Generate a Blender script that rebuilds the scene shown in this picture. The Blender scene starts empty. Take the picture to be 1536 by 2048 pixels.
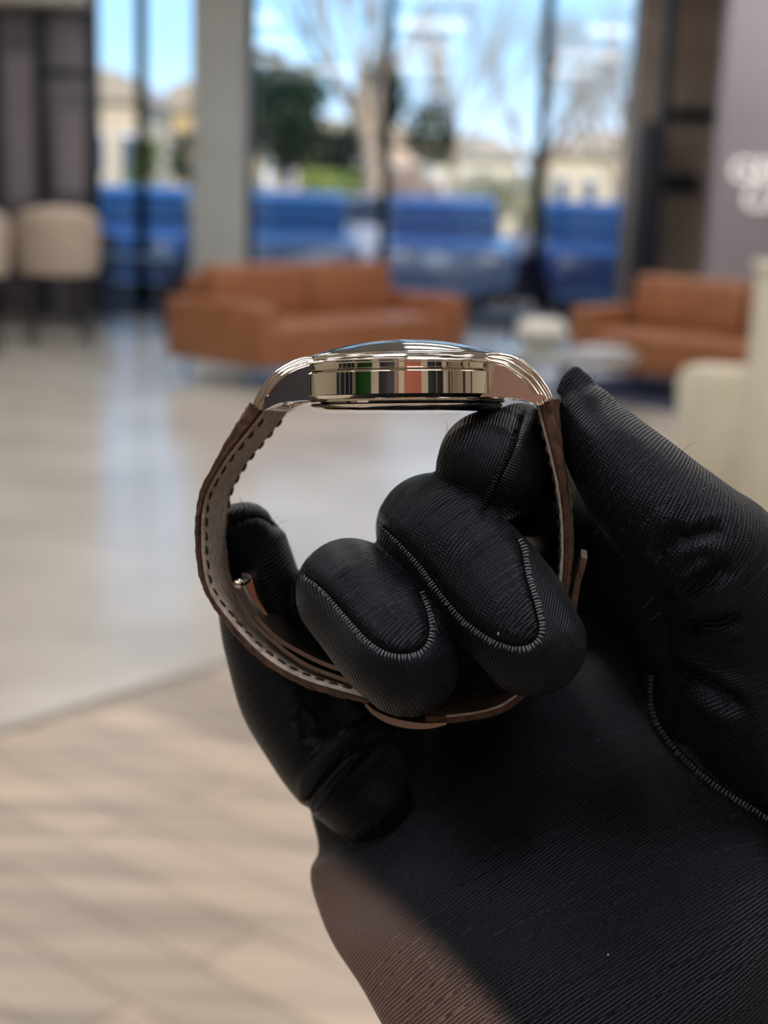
import bpy, bmesh, math, random
import numpy as np
from mathutils import Vector, Matrix
from mathutils.bvhtree import BVHTree
random.seed(7); rng = np.random.default_rng(7)
PI = math.pi
scene = bpy.context.scene
col = scene.collection

# ------------------------------------------------------------------ camera
FPX = 2730.0
D0 = 0.2457                      # distance of the watch from the lens (m): 0.09 mm per photo pixel
PITCH = math.radians(13.0); ROLL = math.radians(2.06)
C = Vector((0, 0, 1.4))
F = Vector((0, math.cos(PITCH), -math.sin(PITCH)))
R0 = Vector((1, 0, 0)); U0 = Vector((0, math.sin(PITCH), math.cos(PITCH)))
R = R0*math.cos(ROLL) + U0*math.sin(ROLL)
U = U0*math.cos(ROLL) - R0*math.sin(ROLL)
cd = bpy.data.cameras.new('camera'); cam = bpy.data.objects.new('camera', cd); col.objects.link(cam)
M4 = Matrix.Identity(4)
for i in range(3):
    M4[i][0] = R[i]; M4[i][1] = U[i]; M4[i][2] = -F[i]; M4[i][3] = C[i]
cam.matrix_world = M4
cd.sensor_fit = 'VERTICAL'; cd.sensor_height = 36; cd.sensor_width = 27
cd.lens = FPX/2048*36
cd.clip_start = 0.01; cd.clip_end = 500
cd.dof.use_dof = True; cd.dof.focus_distance = D0 - 0.006; cd.dof.aperture_fstop = 13.0
scene.camera = cam

# ------------------------------------------------------------------ sky, sun, lights, exposure
w = bpy.data.worlds.new('world'); scene.world = w; w.use_nodes = True
nt = w.node_tree; nt.nodes.clear()
tc = nt.nodes.new('ShaderNodeTexCoord'); sp = nt.nodes.new('ShaderNodeSeparateXYZ')
cr = nt.nodes.new('ShaderNodeValToRGB'); bg = nt.nodes.new('ShaderNodeBackground'); wo = nt.nodes.new('ShaderNodeOutputWorld')
nt.links.new(tc.outputs['Generated'], sp.inputs[0]); nt.links.new(sp.outputs[2], cr.inputs[0])
nt.links.new(cr.outputs[0], bg.inputs[0]); nt.links.new(bg.outputs[0], wo.inputs[0])
cr.color_ramp.elements[0].position = 0.0; cr.color_ramp.elements[0].color = (0.68, 0.80, 0.95, 1)
cr.color_ramp.elements[1].position = 0.6; cr.color_ramp.elements[1].color = (0.10, 0.30, 0.80, 1)
e = cr.color_ramp.elements.new(0.10); e.color = (0.34, 0.62, 0.90, 1)
e = cr.color_ramp.elements.new(0.05); e.color = (0.50, 0.70, 0.92, 1)
bg.inputs[1].default_value = 1.85

def lamp(name, kind, loc, direction, energy, color, **kw):
    l = bpy.data.lights.new(name, kind); l.energy = energy; l.color = color
    for k, v in kw.items(): setattr(l, k, v)
    o = bpy.data.objects.new(name, l); col.objects.link(o); o.location = loc
    o.rotation_euler = Vector(direction).to_track_quat('-Z', 'Y').to_euler()
    return o
lamp('sun', 'SUN', (0, -10, 20), (-0.35, 0.85, -0.62), 3.6, (1.0, 0.86, 0.66), angle=0.01)
CEIL = [(x_, y_) for y_ in (-3.2, 0.3, 3.8, 7.6, 11.5) for x_ in (-2.6, 0.5, 3.6)] + [(-1.6, -1.5)]  # last panel is an extra, added for highlights at the thumb base
LIGHT_W = 102.0
scene.view_settings.view_transform = 'Standard'; scene.view_settings.look = 'None'
scene.view_settings.gamma = 1; scene.view_settings.use_curve_mapping = False
scene.view_settings.exposure = 0.0

# ------------------------------------------------------------------ helpers
def P(px, py, d):
    return C + F*d + R*((px-768)/FPX*d) + U*((1024-py)/FPX*d)
def ray(px, py): return (F + R*((px-768)/FPX) + U*((1024-py)/FPX)).normalized()
def G(px, py, h=0.0):
    r = ray(px, py); t = (h-C.z)/r.z; return C + r*t
def atY(px, py, Y):
    r = ray(px, py); return C + r*(Y/r.y)

def tag(o, label=None, cat=None, group=None, kind=None):
    if label: o['label'] = label
    if cat: o['category'] = cat
    if group: o['group'] = group
    if kind: o['kind'] = kind
    return o
def empty(name, loc=(0, 0, 0), rz=0):
    o = bpy.data.objects.new(name, None); col.objects.link(o); o.location = loc; o.rotation_euler = (0, 0, rz)
    o.empty_display_size = 0.05
    return o
def finish(name, bm, m, parent=None, smooth=True, angle=40):
    me = bpy.data.meshes.new(name)
    bmesh.ops.recalc_face_normals(bm, faces=bm.faces)
    bm.to_mesh(me); bm.free()
    if smooth:
        me.polygons.foreach_set('use_smooth', [True]*len(me.polygons))
        try: me.set_sharp_from_angle(angle=math.radians(angle))
        except Exception: pass
    o = bpy.data.objects.new(name, me); col.objects.link(o)
    if m: me.materials.append(m)
    if parent: o.parent = parent
    return o
def box(bm, c, s, rz=0, bevel=0.0, seg=2, rx=0):
    mt = Matrix.Translation(c) @ Matrix.Rotation(rz, 4, 'Z') @ Matrix.Rotation(rx, 4, 'X') @ Matrix.Diagonal((s[0], s[1], s[2], 1))
    r = bmesh.ops.create_cube(bm, size=1, matrix=mt)
    if bevel > 0:
        es = list({e for v in r['verts'] for e in v.link_edges})
        bmesh.ops.bevel(bm, geom=es, offset=bevel, segments=seg, affect='EDGES', profile=0.5)
def frame_for(t, up):
    t = t.normalized(); s = t.cross(up)
    if s.length < 1e-5: s = t.cross(Vector((0.3, 1, 0.2)))
    s.normalize(); n = s.cross(t).normalized(); return s, n
def catmull(pts, n):
    pts = [np.array(p, float) for p in pts]
    out = []
    for i in range(len(pts)-1):
        p0 = pts[max(i-1, 0)]; p1 = pts[i]; p2 = pts[i+1]; p3 = pts[min(i+2, len(pts)-1)]
        for k in range(n):
            t = k/n
            out.append(0.5*((2*p1)+(-p0+p2)*t+(2*p0-5*p1+4*p2-p3)*t*t+(-p0+3*p1-3*p2+p3)*t**3))
    out.append(pts[-1]); return out
def tube(bm, pts, rad, seg=10, cap=True):
    """pts: list of Vector; rad: float or list"""
    n = len(pts); rings = []
    if not hasattr(rad, '__len__'): rad = [rad]*n
    up = Vector((0.13, 0.21, 1))
    for i in range(n):
        t = pts[min(i+1, n-1)] - pts[max(i-1, 0)]
        s, nn = frame_for(t, up)
        rings.append([bm.verts.new(pts[i] + s*(math.cos(a)*rad[i]) + nn*(math.sin(a)*rad[i])) for a in [2*PI*k/seg for k in range(seg)]])
    for i in range(n-1):
        for k in range(seg):
            bm.faces.new((rings[i][k], rings[i][(k+1) % seg], rings[i+1][(k+1) % seg], rings[i+1][k]))
    if cap:
        bm.faces.new(rings[0][::-1]); bm.faces.new(rings[-1])
def lathe(bm, prof, seg=96, center=(0, 0, 0)):
    """prof: list of (r,z); closed at r=0 ends"""
    cx, cy, cz = center; rings = []
    for r, z in prof:
        if r < 1e-7: rings.append([bm.verts.new((cx, cy, cz+z))])
        else: rings.append([bm.verts.new((cx+r*math.cos(2*PI*k/seg), cy+r*math.sin(2*PI*k/seg), cz+z)) for k in range(seg)])
    for a, b in zip(rings[:-1], rings[1:]):
        for k in range(seg):
            k2 = (k+1) % seg
            if len(a) == 1 and len(b) == 1: continue
            if len(a) == 1: bm.faces.new((a[0], b[k], b[k2]))
            elif len(b) == 1: bm.faces.new((a[k], b[0], a[k2]))
            else: bm.faces.new((a[k], b[k], b[k2], a[k2]))
def prism(bm, poly, y0, y1, bevel=0.0, seg=2):
    """poly list of (x,z); extruded along y"""
    a = [bm.verts.new((x, y0, z)) for x, z in poly]; b = [bm.verts.new((x, y1, z)) for x, z in poly]
    n = len(poly); fs = [bm.faces.new(a), bm.faces.new(b[::-1])]
    for i in range(n): fs.append(bm.faces.new((a[i], b[i], b[(i+1) % n], a[(i+1) % n])))
    if bevel > 0:
        es = [e for f in fs[:2] for e in f.edges]
        bmesh.ops.bevel(bm, geom=list(set(es)), offset=bevel, segments=seg, affect='EDGES', profile=0.5, clamp_overlap=True)

# ------------------------------------------------------------------ materials
def mat(name, base, rough=0.5, metal=0.0, spec=0.5, **kw):
    m = bpy.data.materials.new(name); m.use_nodes = True
    b = m.node_tree.nodes['Principled BSDF']
    b.inputs['Base Color'].default_value = (*base, 1); b.inputs['Roughness'].default_value = rough
    b.inputs['Metallic'].default_value = metal; b.inputs['Specular IOR Level'].default_value = spec
    for k, v in kw.items(): b.inputs[k].default_value = v
    return m
def nodes(m): return m.node_tree.nodes, m.node_tree.links, m.node_tree.nodes['Principled BSDF']
def noise_tint(m, c1, c2, scale, detail=4, stretch=(1, 1, 1), bump=0.0, dist=0.001, coord='Object', lo=0.3, hi=0.7):
    N, L, b = nodes(m)
    t = N.new('ShaderNodeTexCoord'); mp = N.new('ShaderNodeMapping'); mp.inputs['Scale'].default_value = stretch
    nz = N.new('ShaderNodeTexNoise'); nz.inputs['Scale'].default_value = scale; nz.inputs['Detail'].default_value = detail
    r = N.new('ShaderNodeValToRGB'); r.color_ramp.elements[0].position = lo; r.color_ramp.elements[1].position = hi
    r.color_ramp.elements[0].color = (*c1, 1); r.color_ramp.elements[1].color = (*c2, 1)
    L.new(t.outputs[coord], mp.inputs[0]); L.new(mp.outputs[0], nz.inputs['Vector']); L.new(nz.outputs[0], r.inputs[0])
    L.new(r.outputs[0], b.inputs['Base Color'])
    if bump:
        bp = N.new('ShaderNodeBump'); bp.inputs['Strength'].default_value = bump; bp.inputs['Distance'].default_value = dist
        L.new(nz.outputs[0], bp.inputs['Height']); L.new(bp.outputs[0], b.inputs['Normal'])
    return m
def emis(name, c, s):
    m = bpy.data.materials.new(name); m.use_nodes = True; N = m.node_tree.nodes; N.clear()
    e = N.new('ShaderNodeEmission'); o = N.new('ShaderNodeOutputMaterial'); e.inputs[0].default_value = (*c, 1); e.inputs[1].default_value = s
    m.node_tree.links.new(e.outputs[0], o.inputs[0]); return m
def thin_glass(name, tint=(1, 1, 1), ior=1.45):
    m = bpy.data.materials.new(name); m.use_nodes = True; N = m.node_tree.nodes; L = m.node_tree.links; N.clear()
    t = N.new('ShaderNodeBsdfTransparent'); t.inputs[0].default_value = (*tint, 1)
    g = N.new('ShaderNodeBsdfGlossy'); g.inputs['Roughness'].default_value = 0.02
    f = N.new('ShaderNodeFresnel'); f.inputs[0].default_value = ior; x = N.new('ShaderNodeMixShader'); o = N.new('ShaderNodeOutputMaterial')
    L.new(f.outputs[0], x.inputs[0]); L.new(t.outputs[0], x.inputs[1]); L.new(g.outputs[0], x.inputs[2]); L.new(x.outputs[0], o.inputs[0])
    return m

# tile floor: polished, soft mottling and wide tiles with thin joints
def floor_mat():
    m = mat('polished_tile', (0.5, 0.47, 0.43), 0.2, spec=0.5)
    noise_tint(m, (0.43, 0.40, 0.36), (0.58, 0.55, 0.50), 1.1, 5)
    N, L, b = nodes(m)
    nz = N.new('ShaderNodeTexNoise'); nz.inputs['Scale'].default_value = 3.0
    mr = N.new('ShaderNodeMapRange'); mr.inputs['To Min'].default_value = 0.16; mr.inputs['To Max'].default_value = 0.30
    L.new(nz.outputs[0], mr.inputs[0]); L.new(mr.outputs[0], b.inputs['Roughness'])
    return m
def plank_mat():
    m = mat('wood_plank_floor', (0.45, 0.38, 0.31), 0.38, spec=0.4)
    N, L, b = nodes(m)
    t = N.new('ShaderNodeTexCoord'); mp = N.new('ShaderNodeMapping'); mp.inputs['Rotation'].default_value = (0, 0, math.radians(38))
    br = N.new('ShaderNodeTexBrick'); br.inputs['Scale'].default_value = 1.0
    br.inputs['Brick Width'].default_value = 1.1; br.inputs['Row Height'].default_value = 0.16; br.inputs['Mortar Size'].default_value = 0.004
    br.inputs['Color1'].default_value = (0.56, 0.48, 0.40, 1); br.inputs['Color2'].default_value = (0.38, 0.34, 0.295, 1); br.inputs['Mortar'].default_value = (0.22, 0.18, 0.14, 1)
    mp2 = N.new('ShaderNodeMapping'); mp2.inputs['Rotation'].default_value = (0, 0, math.radians(38)); mp2.inputs['Scale'].default_value = (0.7, 7, 1)
    nz = N.new('ShaderNodeTexNoise'); nz.inputs['Scale'].default_value = 2.2; nz.inputs['Detail'].default_value = 6
    mr = N.new('ShaderNodeValToRGB'); mr.color_ramp.elements[0].color = (0.60, 0.57, 0.55, 1); mr.color_ramp.elements[1].color = (1.15, 1.08, 1.0, 1)
    mr.color_ramp.elements[0].position = 0.3; mr.color_ramp.elements[1].position = 0.7
    mx = N.new('ShaderNodeMix'); mx.data_type = 'RGBA'; mx.blend_type = 'MULTIPLY'; mx.inputs[0].default_value = 1
    L.new(t.outputs['Object'], mp.inputs[0]); L.new(mp.outputs[0], br.inputs[0])
    L.new(t.outputs['Object'], mp2.inputs[0]); L.new(mp2.outputs[0], nz.inputs['Vector']); L.new(nz.outputs[0], mr.inputs[0])
    L.new(br.outputs[0], mx.inputs[6]); L.new(mr.outputs[0], mx.inputs[7]); L.new(mx.outputs[2], b.inputs['Base Color'])
    return m
M = {}
M['tile'] = floor_mat(); M['plank'] = plank_mat()
M['joint'] = mat('joint_strip', (0.22, 0.2, 0.17), 0.5)
M['plaster'] = noise_tint(mat('grey_plaster', (0.42, 0.43, 0.41), 0.7), (0.44, 0.47, 0.46), (0.54, 0.57, 0.56), 1.5)
M['ceiling'] = mat('ceiling_paint', (0.84, 0.83, 0.80), 0.8)
M['mauve'] = noise_tint(mat('mauve_wall', (0.2, 0.17, 0.19), 0.6), (0.28, 0.25, 0.29), (0.36, 0.33, 0.37), 0.8)
M['brown_panel'] = noise_tint(mat('brown_panel', (0.16, 0.12, 0.09), 0.5), (0.30, 0.24, 0.20), (0.42, 0.34, 0.28), 0.9, stretch=(1, 1, 2))
M['dark_wall'] = noise_tint(mat('dark_mauve_panel', (0.07, 0.06, 0.08), 0.35), (0.10, 0.09, 0.12), (0.21, 0.20, 0.24), 1.0, stretch=(1, 1, .6))
M['frame'] = mat('dark_window_frame', (0.016, 0.022, 0.035), 0.45)
M['glass'] = thin_glass('window_glass')
M['beige_wall'] = mat('beige_wall', (0.80, 0.72, 0.56), 0.7)
M['leather_tan'] = noise_tint(mat('tan_leather', (0.42, 0.17, 0.075), 0.42), (0.26, 0.095, 0.04), (0.35, 0.145, 0.068), 6, bump=0.1)
M['leg_metal'] = mat('dark_metal_leg', (0.03, 0.03, 0.035), 0.4, 0.6)
M['beige_cloth'] = noise_tint(mat('beige_upholstery', (0.55, 0.46, 0.38), 0.8), (0.5, 0.42, 0.34), (0.6, 0.5, 0.42), 9)
M['cream'] = noise_tint(mat('cream_upholstery', (0.7, 0.66, 0.54), 0.7), (0.64, 0.60, 0.48), (0.74, 0.70, 0.58), 5)
M['white_cer'] = mat('white_ceramic', (0.75, 0.73, 0.66), 0.3)
M['grey_stone'] = mat('grey_stone_top', (0.32, 0.33, 0.32), 0.18)
M['navy'] = mat('navy_sheet', (0.03, 0.04, 0.085), 0.9)
M['steel'] = mat('polished_steel', (0.80, 0.765, 0.71), 0.035, 1.0)
M['steel_fine'] = mat('bright_steel', (0.86, 0.84, 0.80), 0.12, 1.0)
M['clasp_steel'] = mat('clasp_steel', (0.46, 0.37, 0.32), 0.27, 1.0)
M['clasp_bright'] = mat('clasp_bright_steel', (0.66, 0.60, 0.54), 0.16, 1.0)
M['dial'] = mat('silver_dial', (0.72, 0.71, 0.68), 0.3, 0.4)
M['crystal'] = mat('sapphire_crystal', (1, 1, 1), 0.06, **{'Transmission Weight': 1.0, 'IOR': 1.6})
M['letter'] = mat('white_letter', (0.9, 0.89, 0.87), 0.4, **{'Emission Color': (1, .98, .95, 1), 'Emission Strength': .45})  # faint glow added to brighten the letters against the wall

# ------------------------------------------------------------------ setting: floor, walls, windows
YW = 15.5
def quad_floor(name, pts, m, z):
    bm = bmesh.new(); vs = [bm.verts.new((x, y, z)) for x, y in pts]; vb = [bm.verts.new((x, y, z-0.06)) for x, y in pts]
    bm.faces.new(vs); bm.faces.new(vb[::-1]); n = len(pts)
    for i in range(n): bm.faces.new((vs[i], vb[i], vb[(i+1) % n], vs[(i+1) % n]))
    return tag(finish(name, bm, m, smooth=False), kind='structure')
a = G(0, 1460); b = G(490, 1312)
sl = (b.y-a.y)/(b.x-a.x)
def jl(x): return a.y + sl*(x-a.x)
XL, XR, YB = -9.0, 7.0, -5.5
quad_floor('floor', [(XL, jl(XL)), (XR, jl(XR)), (XR, YW+0.3), (XL, YW+0.3)], M['tile'], 0)
quad_floor('floor', [(XL, YB), (XR, YB), (XR, jl(XR)), (XL, jl(XL))], M['plank'], 0)
bm = bmesh.new(); L_ = math.hypot(XR-XL, sl*(XR-XL)); box(bm, ((XL+XR)/2, (jl(XL)+jl(XR))/2-0.018, 0.0), (L_, 0.042, 0.006), math.atan(sl), 0.001)
tag(finish('trim_1', bm, M['joint']), kind='structure')
bm = bmesh.new(); box(bm, ((XL+XR)/2, (YB+YW)/2+0.2, 4.3), (XR-XL+.4, YW-YB+1.0, 0.2)); tag(finish('ceiling', bm, M['ceiling']), kind='structure')
# roof parapet that shades the forecourt
bm = bmesh.new(); box(bm, (-1, YW+0.1, 5.4), (30, 0.5, 2.0)); tag(finish('trim_2', bm, M['plaster']), kind='structure')
def xat(px, py=200, Y=YW): return atY(px, py, Y).x
def wallbox(name, x0, x1, y0, y1, z0, z1, m, kind='structure'):
    bm = bmesh.new(); box(bm, ((x0+x1)/2, (y0+y1)/2, (z0+z1)/2), (abs(x1-x0), abs(y1-y0), abs(z1-z0)), 0, 0.004)
    return tag(finish(name, bm, m), kind=kind)
wallbox('wall_left', XL-.2, XL, YB, YW+.3, 0, 4.2, M['beige_wall'])
wallbox('wall_right', XR, XR+.2, YB, YW+.3, 0, 4.2, M['beige_wall'])
# far end: dark panelled section at the left with posts
xa, xb = xat(188), xat(0)
wallbox('wall_far_left', XL, xa, YW-.05, YW+.12, 0, 3.25, M['dark_wall'])
wallbox('trim_3', XL, xa, YW-.55, YW+.3, 3.25, 4.2, M['ceiling'])
wallbox('trim_4', xat(80), xat(101), YW-.16, YW-.05, 0, 3.2, M['frame'])
wallbox('trim_5', xat(-12), xat(2), YW-.16, YW-.05, 0, 3.2, M['frame'])
wallbox('trim_6', xat(101), xa, YW-.09, YW-.05, 2.55, 2.62, M['frame'])
wallbox('trim_13', xat(112), xat(170), YW-.08, YW-.05, 1.3, 2.2, M['mauve'])
wallbox('trim_14', xat(12), xat(70), YW-.08, YW-.05, 1.2, 2.75, M['mauve'])
# windows
bays = [(188, 283), (283, 397), (500, 776), (776, 1088), (1088, 1268)]
for i, (p0, p1) in enumerate(bays):
    x0, x1 = xat(p0), xat(p1); hw = 0.11
    f = bmesh.new()
    for xx in (x0, x1): box(f, (xx, YW, 2.1), (hw, 0.14, 4.2), 0, 0.004)
    for zz in (0.05, 4.12): box(f, ((x0+x1)/2, YW, zz), (x1-x0, 0.13, 0.1), 0, 0.004)
    fo = tag(finish('window_%d' % (i+1), f, M['frame']), kind='structure')
    g = bmesh.new(); box(g, ((x0+x1)/2, YW+.01, 2.1), (x1-x0-.04, 0.012, 4.1)); finish('pane', g, M['glass'], fo, smooth=False)
wallbox('wall_column', xat(397), xat(500), YW-.5, YW+.15, 0, 4.2, M['plaster'])
# right end: dark post, brown panels, mauve wall with letters
wallbox('trim_7', xat(1318, 200, 14.6), xat(1338, 200, 14.6), 14.5, 14.62, 0, 4.2, M['frame'])
wallbox('trim_8', xat(1270, 370, 14.8), xat(1322, 370, 14.8), 14.7, 14.85, 0, 2.25, M['frame'])
wallbox('wall_far_right', xat(1268, 200, 15.2), XR, 15.15, 15.5, 0, 4.2, M['brown_panel'])
wallbox('trim_9', xat(1330, 200, 15.0), xat(1445, 200, 15.0), 15.05, 15.15, 2.3, 2.42, M['frame'])
wallbox('trim_10', xat(1330, 345, 14.9), xat(1400, 345, 14.9), 14.95, 15.15, 1.55, 1.75, M['frame'])
wallbox('wall_sign', xat(1432, 300, 13.0), XR, 12.95, 13.1, 0, 4.2, M['mauve'])
# letters on the mauve wall
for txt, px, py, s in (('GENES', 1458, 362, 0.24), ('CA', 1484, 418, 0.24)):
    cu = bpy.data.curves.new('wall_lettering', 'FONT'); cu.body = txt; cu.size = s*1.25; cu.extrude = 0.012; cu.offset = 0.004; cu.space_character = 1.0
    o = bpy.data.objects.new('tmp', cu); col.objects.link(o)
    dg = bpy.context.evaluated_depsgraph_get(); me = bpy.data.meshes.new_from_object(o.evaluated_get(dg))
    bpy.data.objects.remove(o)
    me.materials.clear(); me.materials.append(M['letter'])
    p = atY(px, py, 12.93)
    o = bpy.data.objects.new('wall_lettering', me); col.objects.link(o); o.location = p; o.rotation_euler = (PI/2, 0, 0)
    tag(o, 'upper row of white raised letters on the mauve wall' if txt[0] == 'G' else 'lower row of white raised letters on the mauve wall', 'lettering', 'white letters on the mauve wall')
# back of the room (behind the viewer); colour panels added only for the case reflections
wallbox('wall_back', XL, XR, YB-.2, YB, 0, 4.2, M['beige_wall'])
mk = lambda n, c, r=.5: mat(n, c, r)
backs = [(-8.0, -4.4, (.02, .11, .015)), (-3.2, -1.30, (.035, .03, .042)), (-1.22, -.85, (.40, .22, .17)), (-.28, 1.55, (.60, .17, .10)), (2.35, 3.4, (.012, .012, .016)), (3.5, 4.5, (.02, .02, .026)), (4.6, 5.3, (.85, .83, .78)), (5.6, 5.9, (.1, .07, .05)), (6.3, 6.5, (.3, .2, .12))]
for i, (x0, x1, c) in enumerate(backs):
    wallbox('reflection_panel_%d' % (i+1), x0, x1, YB, YB+.06, 0, 4.15, mk('back_panel_%d' % i, c))
wallbox('reflection_panel_20', XL, XL+.06, -5.3, -1.7, 0, 3.6, mk('side_panel', (.03, .035, .06)))
for k_, y_ in enumerate((-4.6, -3.6, -2.5)): wallbox('trim_%d' % (20+k_), XL+.06, XL+.1, y_, y_+.12, 0, 3.6, M['white_cer'])  # white strips added as pale lines in the case reflection
wallbox('reflection_panel_22', XR-.06, XR, -3.6, -3.2, 0, 3.6, mk('side_panel_3', (.08, .05, .04)))
wallbox('reflection_panel_23', XR-.06, XR, -2.2, -2.0, 0, 3.6, mk('side_panel_4', (.05, .04, .03)))
# ceiling lights
for i, (x, y) in enumerate(CEIL):
    t = empty('ceiling_light', (x, y, 4.2))
    if i == 15: t['label'] = 'added unseen light panel at the ceiling, up to the left of the gloved hand'; t['category'] = 'light'; t['group'] = 'ceiling light panels'
    else: rown = ['over the area behind the viewer', 'right above the gloved hand', 'above the plank floor joint', 'above the space before the sofas', 'nearest the window wall'][i//3]
    if i < 15: tag(t, 'square ceiling light panel %s, %s of its row' % (rown, ['left one', 'middle one', 'right one'][i % 3]), 'light', 'ceiling light panels')
    bm = bmesh.new(); box(bm, (0, 0, -.02), (1.24, 1.24, .04), 0, .005); finish('frame', bm, M['white_cer'], t)
    bm = bmesh.new(); box(bm, (0, 0, -.045), (1.12, 1.12, .01)); finish('diffuser', bm, emis('light_diffuser', (1, .965, .94), LIGHT_W/9.0*(.3 if i < 3 else 1)), t)

# ------------------------------------------------------------------ sofas
def sofa(name, N_, yaw, length, depth, label, grp):
    """N_ = front left corner on floor; local x along the front, local y to the back"""
    t = empty(name, (N_[0], N_[1], .012 if 'right' in label else 0), yaw); tag(t, label, 'sofa', grp)
    lm = M['leather_tan']; aw = .16
    b = bmesh.new(); box(b, (length/2, depth/2, .25), (length-.02, depth-.02, .18), 0, .02); finish('base', b, lm, t)
    for x in (aw/2, length-aw/2):
        b = bmesh.new(); box(b, (x, depth/2, .39), (aw, depth, .46), 0, .035, 3); finish('armrest', b, lm, t)
    b = bmesh.new(); box(b, (length/2, depth-.09, .47), (length-2*aw, .16, .60), 0, .04, 3); finish('back_frame', b, lm, t)
    sw = (length-2*aw)/2
    for k in range(2):
        b = bmesh.new(); box(b, (aw+sw*(k+.5), depth/2-.09, .39), (sw-.012, depth-.24, .15), 0, .05, 4); finish('seat_cushion', b, lm, t)
        b = bmesh.new(); box(b, (aw+sw*(k+.5), depth-.27, .655), (sw-.02, .2, .42), 0, .06, 4, rx=-.14); finish('back_cushion', b, lm, t)
    for x in (.12, length-.12):
        for y in (.1, depth-.1):
            b = bmesh.new(); tube(b, [Vector((x, y, 0)), Vector((x, y, .17))], .015, 10); finish('leg', b, M['leg_metal'], t)
    return t
N1 = G(525, 742, .16)
sofa('leather_sofa', (N1.x, N1.y), math.radians(50), 2.4, 1.05, 'tan leather sofa in the middle, its left arm nearest, in front of the grey column', 'tan leather sofas')
sofa('leather_sofa', (1.38, 10.6), math.radians(-42), 2.3, .95, 'tan leather sofa at the right, facing left, in front of the brown panelled wall', 'tan leather sofas')

# ------------------------------------------------------------------ coffee table and things on it
tc_ = G(1135, 704, .4); t = empty('coffee_table', (tc_.x, tc_.y, 0)); tag(t, 'low round grey stone coffee table between the two tan sofas', 'table')
b = bmesh.new(); lathe(b, [(0, .36), (.48, .36), (.5, .37), (.5, .39), (.49, .4), (0, .4)], 64); finish('table_top', b, M['grey_stone'], t)
b = bmesh.new(); lathe(b, [(0, 0), (.24, 0), (.24, .02), (.05, .05), (.045, .36), (0, .36)], 32); finish('pedestal', b, M['leg_metal'], t)
p = G(1082, 690, .4); b = bmesh.new(); lathe(b, [(0, 0), (.09, 0), (.17, .05), (.19, .1), (.17, .16), (.11, .19), (.10, .185), (.15, .15), (.16, .1), (.14, .06), (0, .03)], 40)
o = finish('planter_bowl', b, M['white_cer']); o.location = (p.x, p.y, .4); tag(o, 'rounded cream ceramic bowl on the grey coffee table', 'bowl')
p = G(1205, 700, .4); b = bmesh.new(); box(b, (0, 0, .012), (.32, .22, .024), .3, .004)
o = finish('magazine', b, mat('magazine_cover', (.7, .7, .72), .25)); o.location = (p.x, p.y, .4); tag(o, 'pale magazine lying on the right side of the grey coffee table', 'magazine')
# side table with glasses catching the daylight
p = G(1006, 632, .45); p.x += .12; p.y += .35; t = empty('side_table', (p.x, p.y, 0)); tag(t, 'small dark side table between the sofas holding glasses', 'table')
b = bmesh.new(); lathe(b, [(0, .43), (.3, .43), (.3, .45), (0, .45)], 40); finish('table_top', b, M['leg_metal'], t)
b = bmesh.new(); lathe(b, [(0, 0), (.18, 0), (.18, .015), (.02, .03), (.02, .43), (0, .43)], 24); finish('pedestal', b, M['leg_metal'], t)
mg = mat('shiny_glassware', (.75, .85, .95), .05, 1.0)
for k, (dx, dy, h, lb) in enumerate([(-.15, 0, .10, 'left shiny tumbler on the dark side table'), (0, -.05, .12, 'middle shiny tumbler on the dark side table'), (.13, 0, .11, 'right shiny tumbler on the dark side table')]):
    b = bmesh.new(); lathe(b, [(0, 0), (.035, 0), (.042, h*.5), (.035, h), (.03, h), (.034, h*.5), (0, .01)], 24)
    o = finish('tumbler', b, mg); o.location = (p.x+dx, p.y+dy, .45); tag(o, lb, 'glass', 'tumblers on the side table')
# thin dark navy sheet under the right sofa
b = bmesh.new(); box(b, (0, 0, .006), (2.5, 1.7, .012), 0, .003); o = finish('floor_sheet', b, M['navy']); o.location = (2.5, 10.2, 0.0); o.rotation_euler = (0, 0, math.radians(-42)); tag(o, 'thin dark navy sheet on the floor under the right tan sofa', 'rug')

# ------------------------------------------------------------------ bar stools and dark table at the left
def stool(px, py_floor, yaw, label, first=None):
    g = G(px, py_floor)
    t = empty('counter_stool', (g.x, g.y, 0), yaw); tag(t, label, 'stool', 'beige tub stools at the left')
    b = bmesh.new(); lathe(b, [(0, .63), (.24, .63), (.28, .66), (.28, .72), (.24, .75), (0, .75)], 40); finish('seat', b, M['beige_cloth'], t)
    b = bmesh.new(); n = 28; R1, R2 = .36, .30; rings = []
    for i in range(n+1):
        an = math.radians(-25 + 230*i/n); z1 = 1.22 - .18*abs((i/n)-.5)**2*4
        c_, s_ = math.cos(an), math.sin(an)
        rings.append([b.verts.new((rr*c_, rr*s_, z)) for rr, z in ((R1-.03, .64), (R1, .70), (R1+.015, z1-.04), (R1-.02, z1), (R2+.01, z1), (R2-.01, z1-.04), (R2-.03, .70), (R2-.04, .64))])
    for i in range(n):
        for k in range(8): b.faces.new((rings[i][k], rings[i+1][k], rings[i+1][(k+1) % 8], rings[i][(k+1) % 8]))
    b.faces.new(rings[0]); b.faces.new(rings[-1][::-1]); finish('backrest', b, M['beige_cloth'], t)
    for sx in (-1, 1):
        for sy in (-1, 1):
            b = bmesh.new(); tube(b, [Vector((.17*sx, .17*sy, .64)), Vector((.25*sx, .25*sy, 0))], .016, 10); finish('leg', b, M['leg_metal'], t)
    b = bmesh.new(); q = .22; tube(b, [Vector((q, q, .26)), Vector((-q, q, .26)), Vector((-q, -q, .26)), Vector((q, -q, .26)), Vector((q, q, .26))], .012, 8); finish('footrest', b, M['leg_metal'], t)
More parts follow.
